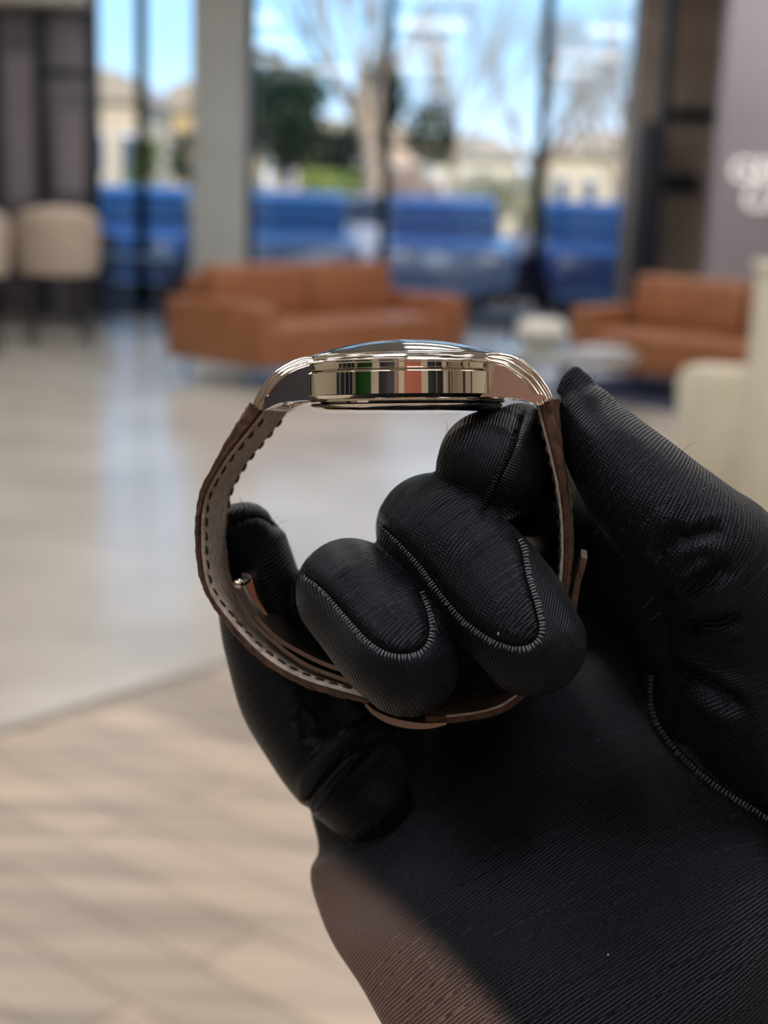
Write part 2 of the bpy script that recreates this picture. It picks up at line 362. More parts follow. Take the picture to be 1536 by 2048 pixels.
stool(118, 690, math.radians(200), 'beige tub-backed counter stool beside the dark table, fully in view')
stool(-65, 705, math.radians(190), 'beige tub-backed counter stool cut off by the left edge of the photo')
g = G(238, 668); t = empty('dining_table', (g.x, g.y, 0)); tag(t, 'black counter-height table behind the beige stools', 'table')
b = bmesh.new(); box(b, (-.55, .35, .72), (2.1, .8, .04), 0, .006); finish('table_top', b, M['leg_metal'], t)
for x in (-1.5, .42):
    for y in (.05, .66):
        b = bmesh.new(); box(b, (x, y, .35), (.05, .05, .70), 0, .004); finish('leg', b, M['leg_metal'], t)
for x0_, lab in ((-1.35, 'black dining chair at the far side of the black table, left one'), (-.5, 'black dining chair at the far side of the black table, right one')):
    c_ = empty('dining_chair', (g.x+x0_, g.y+1.0, 0)); tag(c_, lab, 'chair', 'black chairs behind the table')
    b = bmesh.new(); box(b, (0, 0, .46), (.44, .44, .05), 0, .015); finish('seat', b, M['leg_metal'], c_)
    b = bmesh.new(); box(b, (0, .22, .72), (.44, .03, .4), 0, .012); finish('backrest', b, M['leg_metal'], c_)
    for sx in (-.19, .19):
        for sy in (-.19, .21):
            b = bmesh.new(); tube(b, [Vector((sx, sy, 0)), Vector((sx, sy, .45))], .014, 8); finish('leg', b, M['leg_metal'], c_)

# ------------------------------------------------------------------ cream tub chair and cream cabinet at the right
g = G(1500, 1085); t = empty('tub_chair', (g.x+.10, g.y+.3, 0), math.radians(150)); tag(t, 'cream upholstered tub armchair behind the gloved thumb at the right edge', 'chair')
b = bmesh.new(); n = 36; rings = []
for i in range(n+1):
    an = math.radians(-40 + 260*i/n); u = abs(i/n-.5)*2; z1 = .76 - .20*u**2.2
    c_, s_ = math.cos(an), math.sin(an)
    rings.append([b.verts.new((rr*c_, rr*s_, z)) for rr, z in ((.33, .08), (.37, .2), (.40, z1-.06), (.385, z1-.015), (.35, z1), (.315, z1-.015), (.30, z1-.06), (.29, .2), (.28, .08))])
for i in range(n):
    for k in range(9): b.faces.new((rings[i][k], rings[i+1][k], rings[i+1][(k+1) % 9], rings[i][(k+1) % 9]))
b.faces.new(rings[0]); b.faces.new(rings[-1][::-1]); finish('backrest', b, M['cream'], t)
b = bmesh.new(); lathe(b, [(0, .12), (.27, .12), (.29, .16), (.29, .40), (.26, .44), (0, .45)], 48); finish('seat', b, M['cream'], t)
for sx in (-1, 1):
    for sy in (-1, 1):
        b = bmesh.new(); tube(b, [Vector((.2*sx, .2*sy, .13)), Vector((.23*sx, .23*sy, 0))], .016, 10); finish('leg', b, M['leg_metal'], t)
q = atY(1503, 520, 4.9)
q = atY(1512, 520, 5.45); t = empty('reception_cabinet', (q.x+.32, 5.2, 0)); tag(t, 'tall cream cabinet at the right edge of the photo behind the tub chair', 'cabinet')
b = bmesh.new(); box(b, (0, 0, .61), (.64, .5, 1.12), 0, .02); finish('body', b, M['cream'], t)
b = bmesh.new(); box(b, (0, 0, .03), (.6, .46, .06), 0, .004); finish('plinth', b, M['leg_metal'], t)
b = bmesh.new(); box(b, (0, 0, 1.19), (.66, .52, .04), 0, .01); finish('cabinet_top', b, M['cream'], t)

# ------------------------------------------------------------------ outdoors
M['asphalt'] = noise_tint(mat('asphalt', (.16, .17, .19), .8), (.12, .13, .15), (.2, .21, .23), 2)
M['grass_dry'] = noise_tint(mat('dry_verge', (.4, .33, .2), .9), (.32, .27, .14), (.5, .42, .28), 1.2)
quad_floor('floor', [(-30, YW+.31), (30, YW+.31), (30, 30), (-30, 30)], M['asphalt'], -.1)
quad_floor('floor', [(-80, 30.01), (80, 30.01), (80, 120), (-80, 120)], M['grass_dry'], -.1)
def car(px, Y, yaw, colr, label, s=1.0):
    x = xat(px, 450, Y); t = empty('parked_car', (x, Y, -.1), yaw); tag(t, label, 'car', 'cars parked outside')
    paint = mat('car_paint', colr, .18, .3); dk = mat('car_window', (.02, .04, .07), .06); ty = mat('tyre', (.02, .02, .02), .8); rim = mat('car_rim', (.6, .62, .65), .25, .9)
    low = [(-2.25, .35), (-2.3, .62), (-2.2, .86), (-1.5, .96), (-.95, 1.0), (1.45, 1.0), (2.1, .95), (2.28, .75), (2.25, .35), (1.85, .3), (-1.85, .3)]
    b = bmesh.new(); prism(b, low, -.9, .9, .07, 3); finish('body', b, paint, t)
    cab = [(-1.15, .97), (-.45, 1.44), (.2, 1.5), (1.0, 1.47), (1.75, .98)]
    b = bmesh.new(); prism(b, cab, -.76, .76, .05, 2); finish('window_glass', b, dk, t)
    b = bmesh.new(); prism(b, [(-.5, 1.42), (-.3, 1.5), (.2, 1.54), (.85, 1.52), (1.05, 1.44)], -.74, .74, .03, 2); finish('roof', b, paint, t)
    for wx in (-1.4, 1.38):
        for wy in (-.88, .88):
            b = bmesh.new(); bmesh.ops.create_cone(b, cap_ends=True, segments=28, radius1=.33, radius2=.33, depth=.22, matrix=Matrix.Translation((wx, wy, .33)) @ Matrix.Rotation(PI/2, 4, 'X')); wo_ = finish('wheel', b, ty, t)
            b = bmesh.new(); bmesh.ops.create_cone(b, cap_ends=True, segments=20, radius1=.2, radius2=.2, depth=.235, matrix=Matrix.Translation((wx, wy, .33)) @ Matrix.Rotation(PI/2, 4, 'X')); finish('rim', b, rim, wo_)
    for wy in (-.62, .62):
        b = bmesh.new(); box(b, (-2.22, wy, .74), (.12, .36, .12), 0, .03); finish('headlight', b, rim, t)
for px_, Y_, yw_, cc, lb in ((285, 20.5, 88, (.16, .25, .40), 'blue car outside the left windows beside the grey column'), (590, 20.7, 91, (.26, .33, .42), 'blue car outside just right of the grey column'),
    (885, 20.5, 90, (.22, .30, .42), 'blue car outside the middle of the window wall'), (1185, 20.6, 92, (.08, .13, .27), 'dark blue car outside the rightmost window'),
    (740, 26, 2, (.45, .5, .58), 'pale silver-blue car side-on in the second row outside'), (1260, 26, 0, (.25, .3, .4), 'blue car side-on in the second row outside, at the right'), (225, 26, 0, (.22, .3, .42), 'blue car side-on in the second row outside, at the left')):
    car(px_, Y_, math.radians(yw_), cc, lb)
# houses
def house(px0, px1, pyt, Y, dep, m, roofm, label, nwin):
    x0, x1 = xat(px0, 300, Y), xat(px1, 300, Y); top = atY((px0+px1)/2, pyt, Y).z; t = empty('house', ((x0+x1)/2, Y+dep/2, -.1)); tag(t, label, 'building', 'houses outside')
    W = x1-x0; H = top+.1
    b = bmesh.new(); box(b, (0, 0, H*.4), (W, dep, H*.8), 0, .02); finish('wall', b, m, t)
    b = bmesh.new(); prism(b, [(-W/2-.4, H*.8), (-W*.2, H), (W*.2, H), (W/2+.4, H*.8)], -dep/2-.4, dep/2+.4); finish('roof', b, roofm, t)
    wm = mat('house_window', (.08, .1, .13), .1); wf = mat('house_window_frame', (.85, .83, .78), .5)
    for k in range(nwin):
        xx = -W/2+W*(k+.5)/nwin
        b = bmesh.new(); box(b, (xx, -dep/2-.02, H*.45), (min(1.4, W/nwin*.55), .1, H*.3), 0, .01); f = finish('window', b, wf, t)
        b = bmesh.new(); box(b, (xx, -dep/2-.06, H*.45), (min(1.2, W/nwin*.45), .06, H*.25)); finish('pane', b, wm, f)
tan = mat('tan_render', (.62, .5, .34), .8); crm = mat('cream_render', (.9, .82, .64), .8); rf = mat('tan_roof', (.5, .40, .28), .8); rf2 = mat('grey_roof', (.6, .52, .42), .8)
house(110, 285, 138, 60, 8, tan, rf, 'tan house beyond the leftmost windows', 3)
house(305, 500, 165, 70, 8, mat('ochre_render', (.66, .5, .26), .8), rf, 'ochre house seen beside the grey column', 3)
house(850, 1040, 270, 53, 7, crm, rf2, 'cream house outside behind the bare trees', 5)
house(1100, 1330, 262, 51, 7, mat('sand_render', (.72, .6, .42), .8), rf2, 'sand-coloured house outside the rightmost window', 4)
house(540, 880, 240, 80, 7, mat('pink_render', (.66, .5, .36), .8), rf, 'pinkish house outside behind the evergreen tree', 5)
# trees
bark = noise_tint(mat('pale_bark', (.5, .4, .3), .8), (.30, .22, .14), (.55, .42, .29), 3)
def branch(bm, p, d, L, r, depth, rnd, spread=.55):
    n = 4; pts = [p]; q = p.copy(); dd = d.copy()
    for k in range(n):
        dd = (dd + Vector((rnd.uniform(-.14, .14), rnd.uniform(-.14, .14), rnd.uniform(-.03, .12)))).normalized(); q = q + dd*(L/n); pts.append(q.copy())
    tube(bm, pts, [r*(1-.45*k/n) for k in range(n+1)], 6 if r > .04 else 4, cap=False)
    if depth == 0: return
    for k in range(rnd.choice((2, 3, 3))):
        nd = (dd + Vector((rnd.uniform(-spread, spread), rnd.uniform(-spread, spread), rnd.uniform(-.1, .45)))).normalized()
        branch(bm, pts[rnd.choice((2, 3, 4))], nd, L*rnd.uniform(.62, .85), r*.55, depth-1, rnd, spread)
def bare_tree(px, py, Y, top, L, r, seed, label, lean=(0, 0, 1)):
    p = atY(px, py, Y); rnd = random.Random(seed); t = empty('bare_tree', (p.x, Y, -.1)); tag(t, label, 'tree', 'bare trees outside')
    b = bmesh.new(); tube(b, [Vector((0, 0, 0)), Vector(lean)*L*.5, Vector(lean)*L], [r*1.2, r, r*.8], 10); finish('trunk', b, bark, t)
    b = bmesh.new()
    for k in range(6):
        a = rnd.uniform(0, 2*PI); nd = (Vector(lean)+Vector((math.cos(a)*.7, math.sin(a)*.5, .1))).normalized()
        branch(b, Vector(lean)*L*rnd.uniform(.5, 1.0), nd, L*.6, r*.5, 5, rnd)
    finish('branches', b, bark, t)
bare_tree(772, 400, 34, 0, 4.4, .20, 3, 'bare tree with a thick pale trunk left of centre outside', lean=(-.16, 0, .98))
bare_tree(905, 400, 48, 0, 3.4, .17, 5, 'slim bare tree outside the centre window')
bare_tree(1030, 400, 34, 0, 2.6, .15, 8, 'twiggy bare tree outside near the right mullion', lean=(.2, 0, .96))
bare_tree(1250, 400, 42, 0, 3.2, .15, 12, 'bare tree outside the rightmost window', lean=(-.1, 0, .98))
def leafy(name, px, py0, py1, Y, wpx, c1, c2, n, label, grp=None, seed=1, leaf=.16):
    base = atY(px, py0, Y); top = atY(px, py1, Y).z; Wd = wpx/FPX*Y; rnd = np.random.default_rng(seed)
    t = empty(name, (base.x, Y, -.1)); tag(t, label, 'tree' if 'tree' in name else 'shrub', grp)
    H = top+.1; z0 = max(base.z+.1, .1)
    b = bmesh.new(); tube(b, [Vector((0, 0, 0)), Vector((0, 0, z0+(H-z0)*.4))], [.12, .06], 8); finish('trunk', b, bark, t)
    b = bmesh.new()
    cl = [(rnd.normal(0, .27)*Wd, rnd.normal(0, .22)*Wd, z0+(H-z0)*rnd.uniform(.1, .85)) for _ in range(16)]
    for i in range(n):
        cx, cy, cz = cl[i % 16]; rr = Wd*.2
        v = rnd.normal(0, 1, 3); v = v/np.linalg.norm(v)*rr*rnd.uniform(.5, 1)
        c_ = Vector((cx+v[0], cy+v[1], min(cz+v[2]*1.2, H))); a = Vector(rnd.normal(0, 1, 3)).normalized()*leaf; d = Vector(rnd.normal(0, 1, 3)).normalized()*leaf*.6
        b.faces.new([b.verts.new(c_-a), b.verts.new(c_+d), b.verts.new(c_+a), b.verts.new(c_-d)])
    lf = noise_tint(mat(name+'_leaf', c1, .6), c1, c2, 1.5); finish('foliage', b, lf, t, smooth=False)
leafy('evergreen_tree', 600, 395, 108, 42, 280, (.012, .03, .012), (.05, .09, .03), 7500, 'dark evergreen tree outside just right of the grey column', seed=3)
leafy('garden_shrub', 640, 430, 345, 35, 110, (.25, .32, .06), (.45, .5, .12), 1500, 'yellow-green shrub outside below the evergreen tree', 'shrubs outside', 4, .1)
leafy('garden_shrub', 540, 430, 370, 34, 100, (.35, .26, .16), (.55, .42, .3), 1200, 'brownish dry shrub outside beside the grey column', 'shrubs outside', 5, .1)
leafy('garden_shrub', 800, 430, 330, 36, 130, (.42, .30, .2), (.62, .48, .36), 1500, 'pinkish dry shrub outside in the centre window', 'shrubs outside', 6, .1)
leafy('garden_shrub', 300, 400, 250, 36, 70, (.12, .17, .05), (.25, .3, .1), 1200, 'green shrub outside behind the left mullion', 'shrubs outside', 7, .1)
leafy('garden_shrub', 1000, 430, 345, 33, 160, (.35, .33, .16), (.6, .55, .38), 1500, 'olive dry shrub outside near the right mullion', 'shrubs outside', 8, .1)

# ------------------------------------------------------------------ WATCH
TW = math.radians(8.0); TT = math.radians(3.4); TR = math.radians(-0.5)
Yw = (F*math.cos(TW) + R*math.sin(TW)); Yw = (Yw*math.cos(TT) + U*math.sin(TT)).normalized()
Xw = (R - Yw*R.dot(Yw)).normalized(); Xw = (Xw*math.cos(TR)); 
Zw = Xw.cross(Yw).normalized()*1.0
Xw = (Xw.normalized()*math.cos(TR) - Zw*math.sin(TR)).normalized(); Zw = Xw.cross(Yw).normalized()
Ow = P(812, 760, D0 + 0.010)
MW = Matrix.Identity(4)
for i in range(3):
    MW[i][0] = Xw[i]; MW[i][1] = Yw[i]; MW[i][2] = Zw[i]; MW[i][3] = Ow[i]
MWi = MW.inverted()
def Wp(px, py, yl):
    """local (x,z) in m of the watch point at depth yl that the photo shows at px,py"""
    c_ = MWi @ C; d = (MWi.to_3x3() @ ray(px, py)); t_ = (yl-c_.y)/d.y; q_ = c_ + d*t_; return (q_.x, q_.z)
watch = empty('wristwatch'); watch.matrix_world = MW
tag(watch, 'polished steel wristwatch seen edge-on with a brown alligator leather strap, held by the gloved hand', 'watch')
mm = .001
zf = lambda py: Wp(790, py, -.020)[1]
rc = .0203
b = bmesh.new()
lathe(b, [(0, zf(796)), (.0186, zf(796)), (.0190, zf(794)), (rc-.0004, zf(788.5)), (rc-.0001, zf(787.6)), (rc, zf(786.6)), (rc, zf(786.0)), (rc, zf(785)), (rc, zf(744)), (rc, zf(742.6)), (rc, zf(742)), (rc-.0001, zf(741)), (rc-.0007, zf(736)), (.0196, zf(735)), (0, zf(735))], 180)
finish('case_middle', b, M['steel'], watch, angle=35)
b = bmesh.new()
lathe(b, [(.0, zf(736)), (.0200, zf(736)), (.0200, zf(734.5)), (.0196, zf(733)), (.0196, zf(732.4)), (.0196, zf(724.2)), (.0196, zf(723.5)), (.0199, zf(723)), (.0203, zf(721)), (.0203, zf(718.5)), (.0199, zf(716)), (.0193, zf(714)), (.0191, zf(713)), (.0188, zf(716)), (0, zf(716))], 180)
finish('bezel', b, M['steel'], watch, angle=35)
b = bmesh.new()
lathe(b, [(0, zf(822)), (.0150, zf(821)), (.0172, zf(818)), (.0180, zf(810)), (.0181, zf(806)), (.0178, zf(804.5)), (.0183, zf(803.5)), (.0186, zf(800)), (.0184, zf(796)), (0, zf(796))], 180)
finish('case_back', b, M['steel'], watch, angle=35)
# crystal: domed solid, dial under it
zr = zf(713); zt = Wp(812, 680, 0)[1]; b = bmesh.new()
pr = [(0, zt)]
for k in range(1, 17):
    r_ = .0184*k/16; pr.append((r_, zr+.0010+(zt-zr-.0010)*(1-(k/16)**2.1)))
pr += [(.0188, zr+.0007), (.0189, zr-.0002), (.0182, zr-.0004), (0, zr-.0004)]
lathe(b, pr, 128); finish('crystal', b, M['crystal'], watch, angle=60)
b = bmesh.new(); lathe(b, [(0, zr-.0009), (.0184, zr-.0009), (.0186, zr-.0007), (.0189, zr-.0008), (.0189, zr-.0012), (0, zr-.0012)], 96); finish('dial', b, M['dial'], watch)
for i in range(12):
    b = bmesh.new(); an = i*PI/6; box(b, (.0150*math.sin(an), .0150*math.cos(an), zr-.0008), (.0006, .0028, .0004), -an, .0001); finish('hour_marker', b, M['steel_fine'], watch)
for nm, an, ln, wd in (('hour_hand', -1.0, .009, .0011), ('minute_hand', 1.1, .014, .0008)):
    b = bmesh.new(); box(b, (ln/2*math.sin(an), ln/2*math.cos(an), zr-.0006), (wd, ln, .0001), -an); finish(nm, b, M['steel_fine'], watch)
# lugs: stepped profiles
def S(pts, yl, n=6):
    return [Wp(x, y, yl) for x, y in [tuple(q) for q in catmull(pts, n)]]
tops_L = [
 [(650, 727), (628, 731), (597, 739), (573, 752), (550, 775), (533, 803), (524, 823)],
 [(640, 722), (615, 725), (585, 735), (560, 750), (538, 773), (522, 800), (515, 818)],
 [(632, 717), (606, 720), (575, 731), (550, 747), (528, 771), (512, 797), (507, 813)],
 [(625, 712), (600, 713), (568, 727), (542, 744), (519, 770), (504, 797), (501, 808)]]
bot_L = [(524, 823), (534, 818), (557, 807), (588, 802), (630, 800), (665, 798)]
tops_R = [
 [(950, 722), (975, 725), (1008, 735), (1038, 757), (1060, 780), (1073, 800), (1079, 812)],
 [(960, 717), (985, 720), (1016, 729), (1046, 750), (1069, 775), (1083, 796), (1088, 807)],
 [(968, 712), (995, 714), (1025, 723), (1056, 744), (1079, 770), (1093, 792), (1097, 801)],
 [(975, 706), (1003, 706), (1036, 715), (1066, 738), (1089, 765), (1103, 788), (1106, 795)]]
bot_R = [(1079, 812), (1060, 804), (1038, 798), (1000, 794), (950, 794), (925, 794)]
for tops, bot in ((tops_L, bot_L), (tops_R, bot_R)):
    for sgn in (-1, 1):
        lug = None
        for k, tp in enumerate(tops):
            y_out = -.0122 + .0009*k
            t2 = S(tp, -.012, 5); b2 = S(bot, -.012, 4)
            poly = t2 + b2[(1 if k == 0 else 0):] if k == 0 else t2 + b2
            pb = []
            for q in poly:
                if not pb or math.hypot(q[0]-pb[-1][0], q[1]-pb[-1][1]) > .00012: pb.append(q)
            b = bmesh.new()
            if sgn < 0: prism(b, pb, y_out, -.0068+.00005*k, .00028, 3)
            else: prism(b, pb, .0068-.00005*k, -y_out, .00028, 3)
            if k > 0:
                q3 = [Vector((q[0], 0, q[1])) for q in t2]; pp = []
                for i_ in range(len(q3)):
                    tt = (q3[min(i_+1, len(q3)-1)]-q3[max(i_-1, 0)]).normalized(); nn_ = Vector((-tt.z, 0, tt.x)); nn_ = nn_ if nn_.z < 0 or (abs(nn_.z) < .3 and nn_.x*q3[0].x > 0 and False) else -nn_
                    pp.append(q3[i_] + nn_*.00034 + Vector((0, sgn*(-y_out-.0001), 0)))
                tube(b, pp, [.00042]*len(pp), 10)
            if k == 0: lug = finish('lug', b, M['steel'], watch, angle=50)
            else: finish('lug_ridge', b, M['steel'], lug, angle=50)
# quick-release pin of the spring bar
x_, z_ = Wp(582, 811, -.006)
b = bmesh.new(); bmesh.ops.create_uvsphere(b, u_segments=16, v_segments=12, radius=.0006, matrix=Matrix.Translation((x_, -.006, z_)))
x2, z2 = Wp(560, 808, -.006); tube(b, [Vector((x_, -.0058, z_)), Vector((x2, -.0055, z2))], .00028, 8)
finish('quick_release_pin', b, M['steel'], watch)
for px_, py_ in ((540, 800), (1080, 796)):
    x_, z_ = Wp(px_, py_, -.010); b = bmesh.new(); tube(b, [Vector((x_, -.0118, z_)), Vector((x_, .0118, z_))], .0007, 12); finish('spring_bar', b, M['steel'], watch)

# strap -----------------------------------------------------------
def leather_mat():
    m = mat('alligator_leather', (.055, .028, .018), .5, spec=.4)
    N, L, b = nodes(m); t_ = N.new('ShaderNodeTexCoord')
    v = N.new('ShaderNodeTexVoronoi'); v.inputs['Scale'].default_value = 260; v.feature = 'DISTANCE_TO_EDGE'
    nz = N.new('ShaderNodeTexNoise'); nz.inputs['Scale'].default_value = 900; nz.inputs['Detail'].default_value = 5
    r = N.new('ShaderNodeValToRGB'); r.color_ramp.elements[0].color = (.02, .009, .006, 1); r.color_ramp.elements[1].color = (.095, .048, .03, 1); r.color_ramp.elements[0].position = .02; r.color_ramp.elements[1].position = .35
    ad = N.new('ShaderNodeMath'); ad.operation = 'MULTIPLY_ADD'; ad.inputs[1].default_value = .25
    L.new(t_.outputs['Object'], v.inputs['Vector']); L.new(t_.outputs['Object'], nz.inputs['Vector'])
    L.new(nz.outputs[0], ad.inputs[0]); L.new(v.outputs['Distance'], ad.inputs[2]); L.new(ad.outputs[0], r.inputs[0]); L.new(r.outputs[0], b.inputs['Base Color'])
    bp = N.new('ShaderNodeBump'); bp.inputs['Strength'].default_value = .7; bp.inputs['Distance'].default_value = .0004
    L.new(ad.outputs[0], bp.inputs['Height']); L.new(bp.outputs[0], b.inputs['Normal']); return m
M['gator'] = leather_mat()
M['edge'] = noise_tint(mat('strap_edge', (.06, .03, .02), .3), (.018, .008, .006), (.10, .052, .036), 700, bump=.4, dist=.0002)
M['lining'] = noise_tint(mat('grey_lining', (.42, .37, .33), .75), (.33, .285, .25), (.52, .46, .41), 520, bump=1.0, dist=.0007)
M['thread'] = mat('brown_thread', (.03, .014, .008), .6)
def strap(name, O, Mi, hw0, hw1, pad, label):
    """O outer and Mi inner edge polylines (photo px, matching count) at the near edge of the strap"""
    n = 8
    o2 = [Wp(q[0], q[1], -.0098) for q in catmull(O, n)]; m2 = [Wp(q[0], q[1], -.0098) for q in catmull(Mi, n)]
    N_ = len(o2); J = 17
    bo = bmesh.new(); vo = []; vi = []; cur = []
    for i in range(N_):
        f = i/(N_-1); hw = hw0+(hw1-hw0)*f
        ox, oz = o2[i]; ix, iz = m2[i]; dx, dz = ox-ix, oz-iz; L_ = math.hypot(dx, dz); dx /= L_; dz /= L_
        pd = pad(f); rowo = []; rowi = []
        for j in range(J):
            s = -1+2*j/(J-1); e_ = (1-abs(s)**2.2)
            ed = -.0003 if abs(s) > .99 else 0
            wob = .00012*math.sin(i*.9)*math.cos(j*.8)+.0001*math.sin(i*2.3+j)
            y_ = s*hw; q_ = L_ + pd*e_ + ed + wob*(1 if 0 < j < J-1 else .6)
            rowo.append(bo.verts.new((ix+dx*q_, y_, iz+dz*q_))); rowi.append(bo.verts.new((ix, y_, iz)))
        vo.append(rowo); vi.append(rowi); cur.append((ix, iz, dx, dz, hw))
    for i in range(N_-1):
        for j in range(J-1):
            bo.faces.new((vo[i][j], vo[i+1][j], vo[i+1][j+1], vo[i][j+1])); bo.faces.new((vi[i][j], vi[i][j+1], vi[i+1][j+1], vi[i+1][j]))
        for j in (0, J-1): bo.faces.new((vo[i][j], vi[i][j], vi[i+1][j], vo[i+1][j]))
    for i in (0, N_-1): bo.faces.new([v for v in vo[i]] + [v for v in vi[i][::-1]])
    st = finish(name, bo, M['gator'], watch, angle=60); st['label'] = label
    # painted edge: a thin rounded bead along the near and far edge
    be = bmesh.new()
    for sg in (-1, 1):
        pts = [Vector((ix+dx*.0005, sg*(hw+.00002), iz+dz*.0005)) for ix, iz, dx, dz, hw in cur]; tube(be, pts, .00042, 8)
    finish('strap_edge', be, M['edge'], st)
    # lining sheet standing .35 mm inside
    bl = bmesh.new(); va = []; vb = []
    for i, (ix, iz, dx, dz, hw) in enumerate(cur):
        ra = []; rb = []
        for j in range(J):
            s = -1+2*j/(J-1); y_ = s*(hw-.0002); wob = .00007*math.sin(i*1.7+j*1.3)+.00006*math.sin(i*.6*j+j*2.1); dd = -.00045+wob+(.0002 if abs(s) > .99 else 0) - .00012*(1-abs(s)**4)
            ra.append(bl.verts.new((ix+dx*dd, y_, iz+dz*dd))); rb.append(bl.verts.new((ix+dx*.00005, y_, iz+dz*.00005)))
        va.append(ra); vb.append(rb)
    for i in range(N_-1):
        for j in range(J-1): bl.faces.new((va[i][j], va[i][j+1], va[i+1][j+1], va[i+1][j])); bl.faces.new((vb[i][j], vb[i+1][j], vb[i+1][j+1], vb[i][j+1]))
        for j in (0, J-1): bl.faces.new((va[i][j], va[i+1][j], vb[i+1][j], vb[i][j]))
    for i in (0, N_-1): bl.faces.new(va[i]+vb[i][::-1])
    lo = finish('strap_lining', bl, M['lining'], st, angle=80); lo['label'] = 'grey kid-leather lining'
    # stitches
    bs = bmesh.new(); acc = 0; step = .0027; cp = [Vector((c_[0], 0, c_[1])) for c_ in cur]; dist = [0]
    for i in range(1, N_): dist.append(dist[-1]+(cp[i]-cp[i-1]).length)
    s_ = .002
    def ev(s):
        i = max(0, min(N_-2, int(np.searchsorted(dist, s))-1)); f = (s-dist[i])/max(dist[i+1]-dist[i], 1e-9); a_ = cur[i]; c_ = cur[i+1]
        return [a_[k]+(c_[k]-a_[k])*f for k in range(5)]
    while s_ < dist[-1]-.003:
        for sg in (-1, 1):
            pts = []; rd = []
            for k in range(5):
                ix, iz, dx, dz, hw = ev(s_+.0017*k/4); off = -.00062 + .00016*math.sin(k/4*PI)*-1
                pts.append(Vector((ix+dx*off, sg*(hw-.0016)+.0003*(k/4-.5), iz+dz*off))); rd.append(.00027*(.6+.4*math.sin(k/4*PI)))
            tube(bs, pts, rd, 6)
        s_ += step
    finish('strap_stitching', bs, M['thread'], st)
    return st
OL = [(500, 806), (472, 849), (446, 889), (422, 933), (402, 969), (394, 993), (388, 1027), (386, 1055), (387, 1102), (394, 1152), (409, 1193), (433, 1232), (472, 1283), (515, 1324), (560, 1354), (612, 1380), (676, 1399), (736, 1413)]
ML = [(530, 818), (490, 868), (455, 912), (428, 955), (411, 990), (406, 1010), (402, 1036), (401, 1064), (402, 1108), (409, 1160), (424, 1196), (446, 1228), (481, 1270), (522, 1310), (565, 1340), (616, 1364), (678, 1383), (738, 1399)]
strap('strap_leather', OL, ML, .0098, .0090, lambda f: .0013*max(0, 1-f*2.6), 'long side of the brown alligator strap, left of the case')
OR = [(1104, 800), (1112, 850), (1124, 915), (1136, 975), (1143, 1035), (1146, 1090), (1144, 1150), (1132, 1220), (1112, 1290), (1082, 1350), (1040, 1410), (1000, 1432), (950, 1440), (885, 1442)]
MR = [(1078, 808), (1090, 858), (1106, 920), (1118, 978), (1125, 1037), (1127, 1090), (1125, 1147), (1115, 1213), (1096, 1280), (1070, 1336), (1032, 1392), (996, 1416), (948, 1425), (885, 1428)]
strap('strap_leather', OR[:9], MR[:9], .0098, .0092, lambda f: .0012*max(0, 1-f*2.6), 'buckle side of the brown alligator strap, right of the case')
def band(name, mid, th, y0, y1, m, parent, yl=None, bev=.00012):
    """strip of constant thickness th following a photo polyline"""
    yl = y0 if yl is None else yl
    q = [Vector((*Wp(p_[0], p_[1], yl), 0)) for p_ in catmull(mid, 8)]; up_ = []; dn = []
    for i in range(len(q)):
        t_ = (q[min(i+1, len(q)-1)]-q[max(i-1, 0)]).normalized(); n_ = Vector((-t_.y, t_.x, 0)); h_ = th(i/(len(q)-1))/2 if callable(th) else th/2
        up_.append((q[i].x+n_.x*h_, q[i].y+n_.y*h_)); dn.append((q[i].x-n_.x*h_, q[i].y-n_.y*h_))
    b = bmesh.new()
    rows = []
    for i in range(len(q)): rows.append([b.verts.new((up_[i][0], y0, up_[i][1])), b.verts.new((up_[i][0], y1, up_[i][1])), b.verts.new((dn[i][0], y1, dn[i][1])), b.verts.new((dn[i][0], y0, dn[i][1]))])
    for i in range(len(q)-1):
        for k in range(4): b.faces.new((rows[i][k], rows[i][(k+1) % 4], rows[i+1][(k+1) % 4], rows[i+1][k]))
    b.faces.new(rows[0]); b.faces.new(rows[-1][::-1])
    if bev:
        es = [e_ for e_ in b.edges if abs((e_.verts[0].co-e_.verts[1].co).normalized().y) < .5 and len(e_.link_faces) == 2 and e_.calc_face_angle(0) > .8]
        bmesh.ops.bevel(b, geom=es, offset=bev, segments=2, affect='EDGES')
    return finish(name, b, m, parent, angle=40)
band('strap_tail', [(1169, 1116), (1163, 1140), (1155, 1165), (1151, 1192), (1146, 1225)], .0011, -.0085, .0085, M['gator'], watch)
clasp = band('folding_clasp', [(731, 1409), (752, 1428), (785, 1443), (825, 1451), (860, 1452), (893, 1447)], lambda f: .0004+.0009*math.sin(PI*min(1, max(0, f))), -.0095, .0095, M['clasp_steel'], watch)
low = band('strap_keeper_end', [(1108, 1270), (1090, 1325), (1062, 1368), (1036, 1397), (1000, 1420), (950, 1433), (890, 1440), (850, 1440)], .0013, -.0092, .0092, M['gator'], watch, bev=.0003)
band('strap_edge', [(1100, 1290), (1086, 1320), (1058, 1363), (1032, 1391), (998, 1413), (949, 1426), (892, 1433)], .00035, -.00935, -.0085, M['lining'], low, bev=0)
clasp['label'] = 'polished pinkish steel folding clasp'
bl1 = [(481, 1174), (492, 1205), (506, 1227), (528, 1252), (560, 1281), (601, 1305), (644, 1326), (700, 1345), (780, 1362), (850, 1366)]
bl2 = [(476, 1186), (494, 1228), (526, 1264), (556, 1290), (575, 1306), (612, 1330), (655, 1348), (720, 1370), (790, 1390), (860, 1394)]
band('clasp_blade', bl1, .0008, -.0068, .0060, M['clasp_steel'], clasp); band('clasp_blade', bl2, .0008, -.0068, .0060, M['clasp_steel'], clasp)
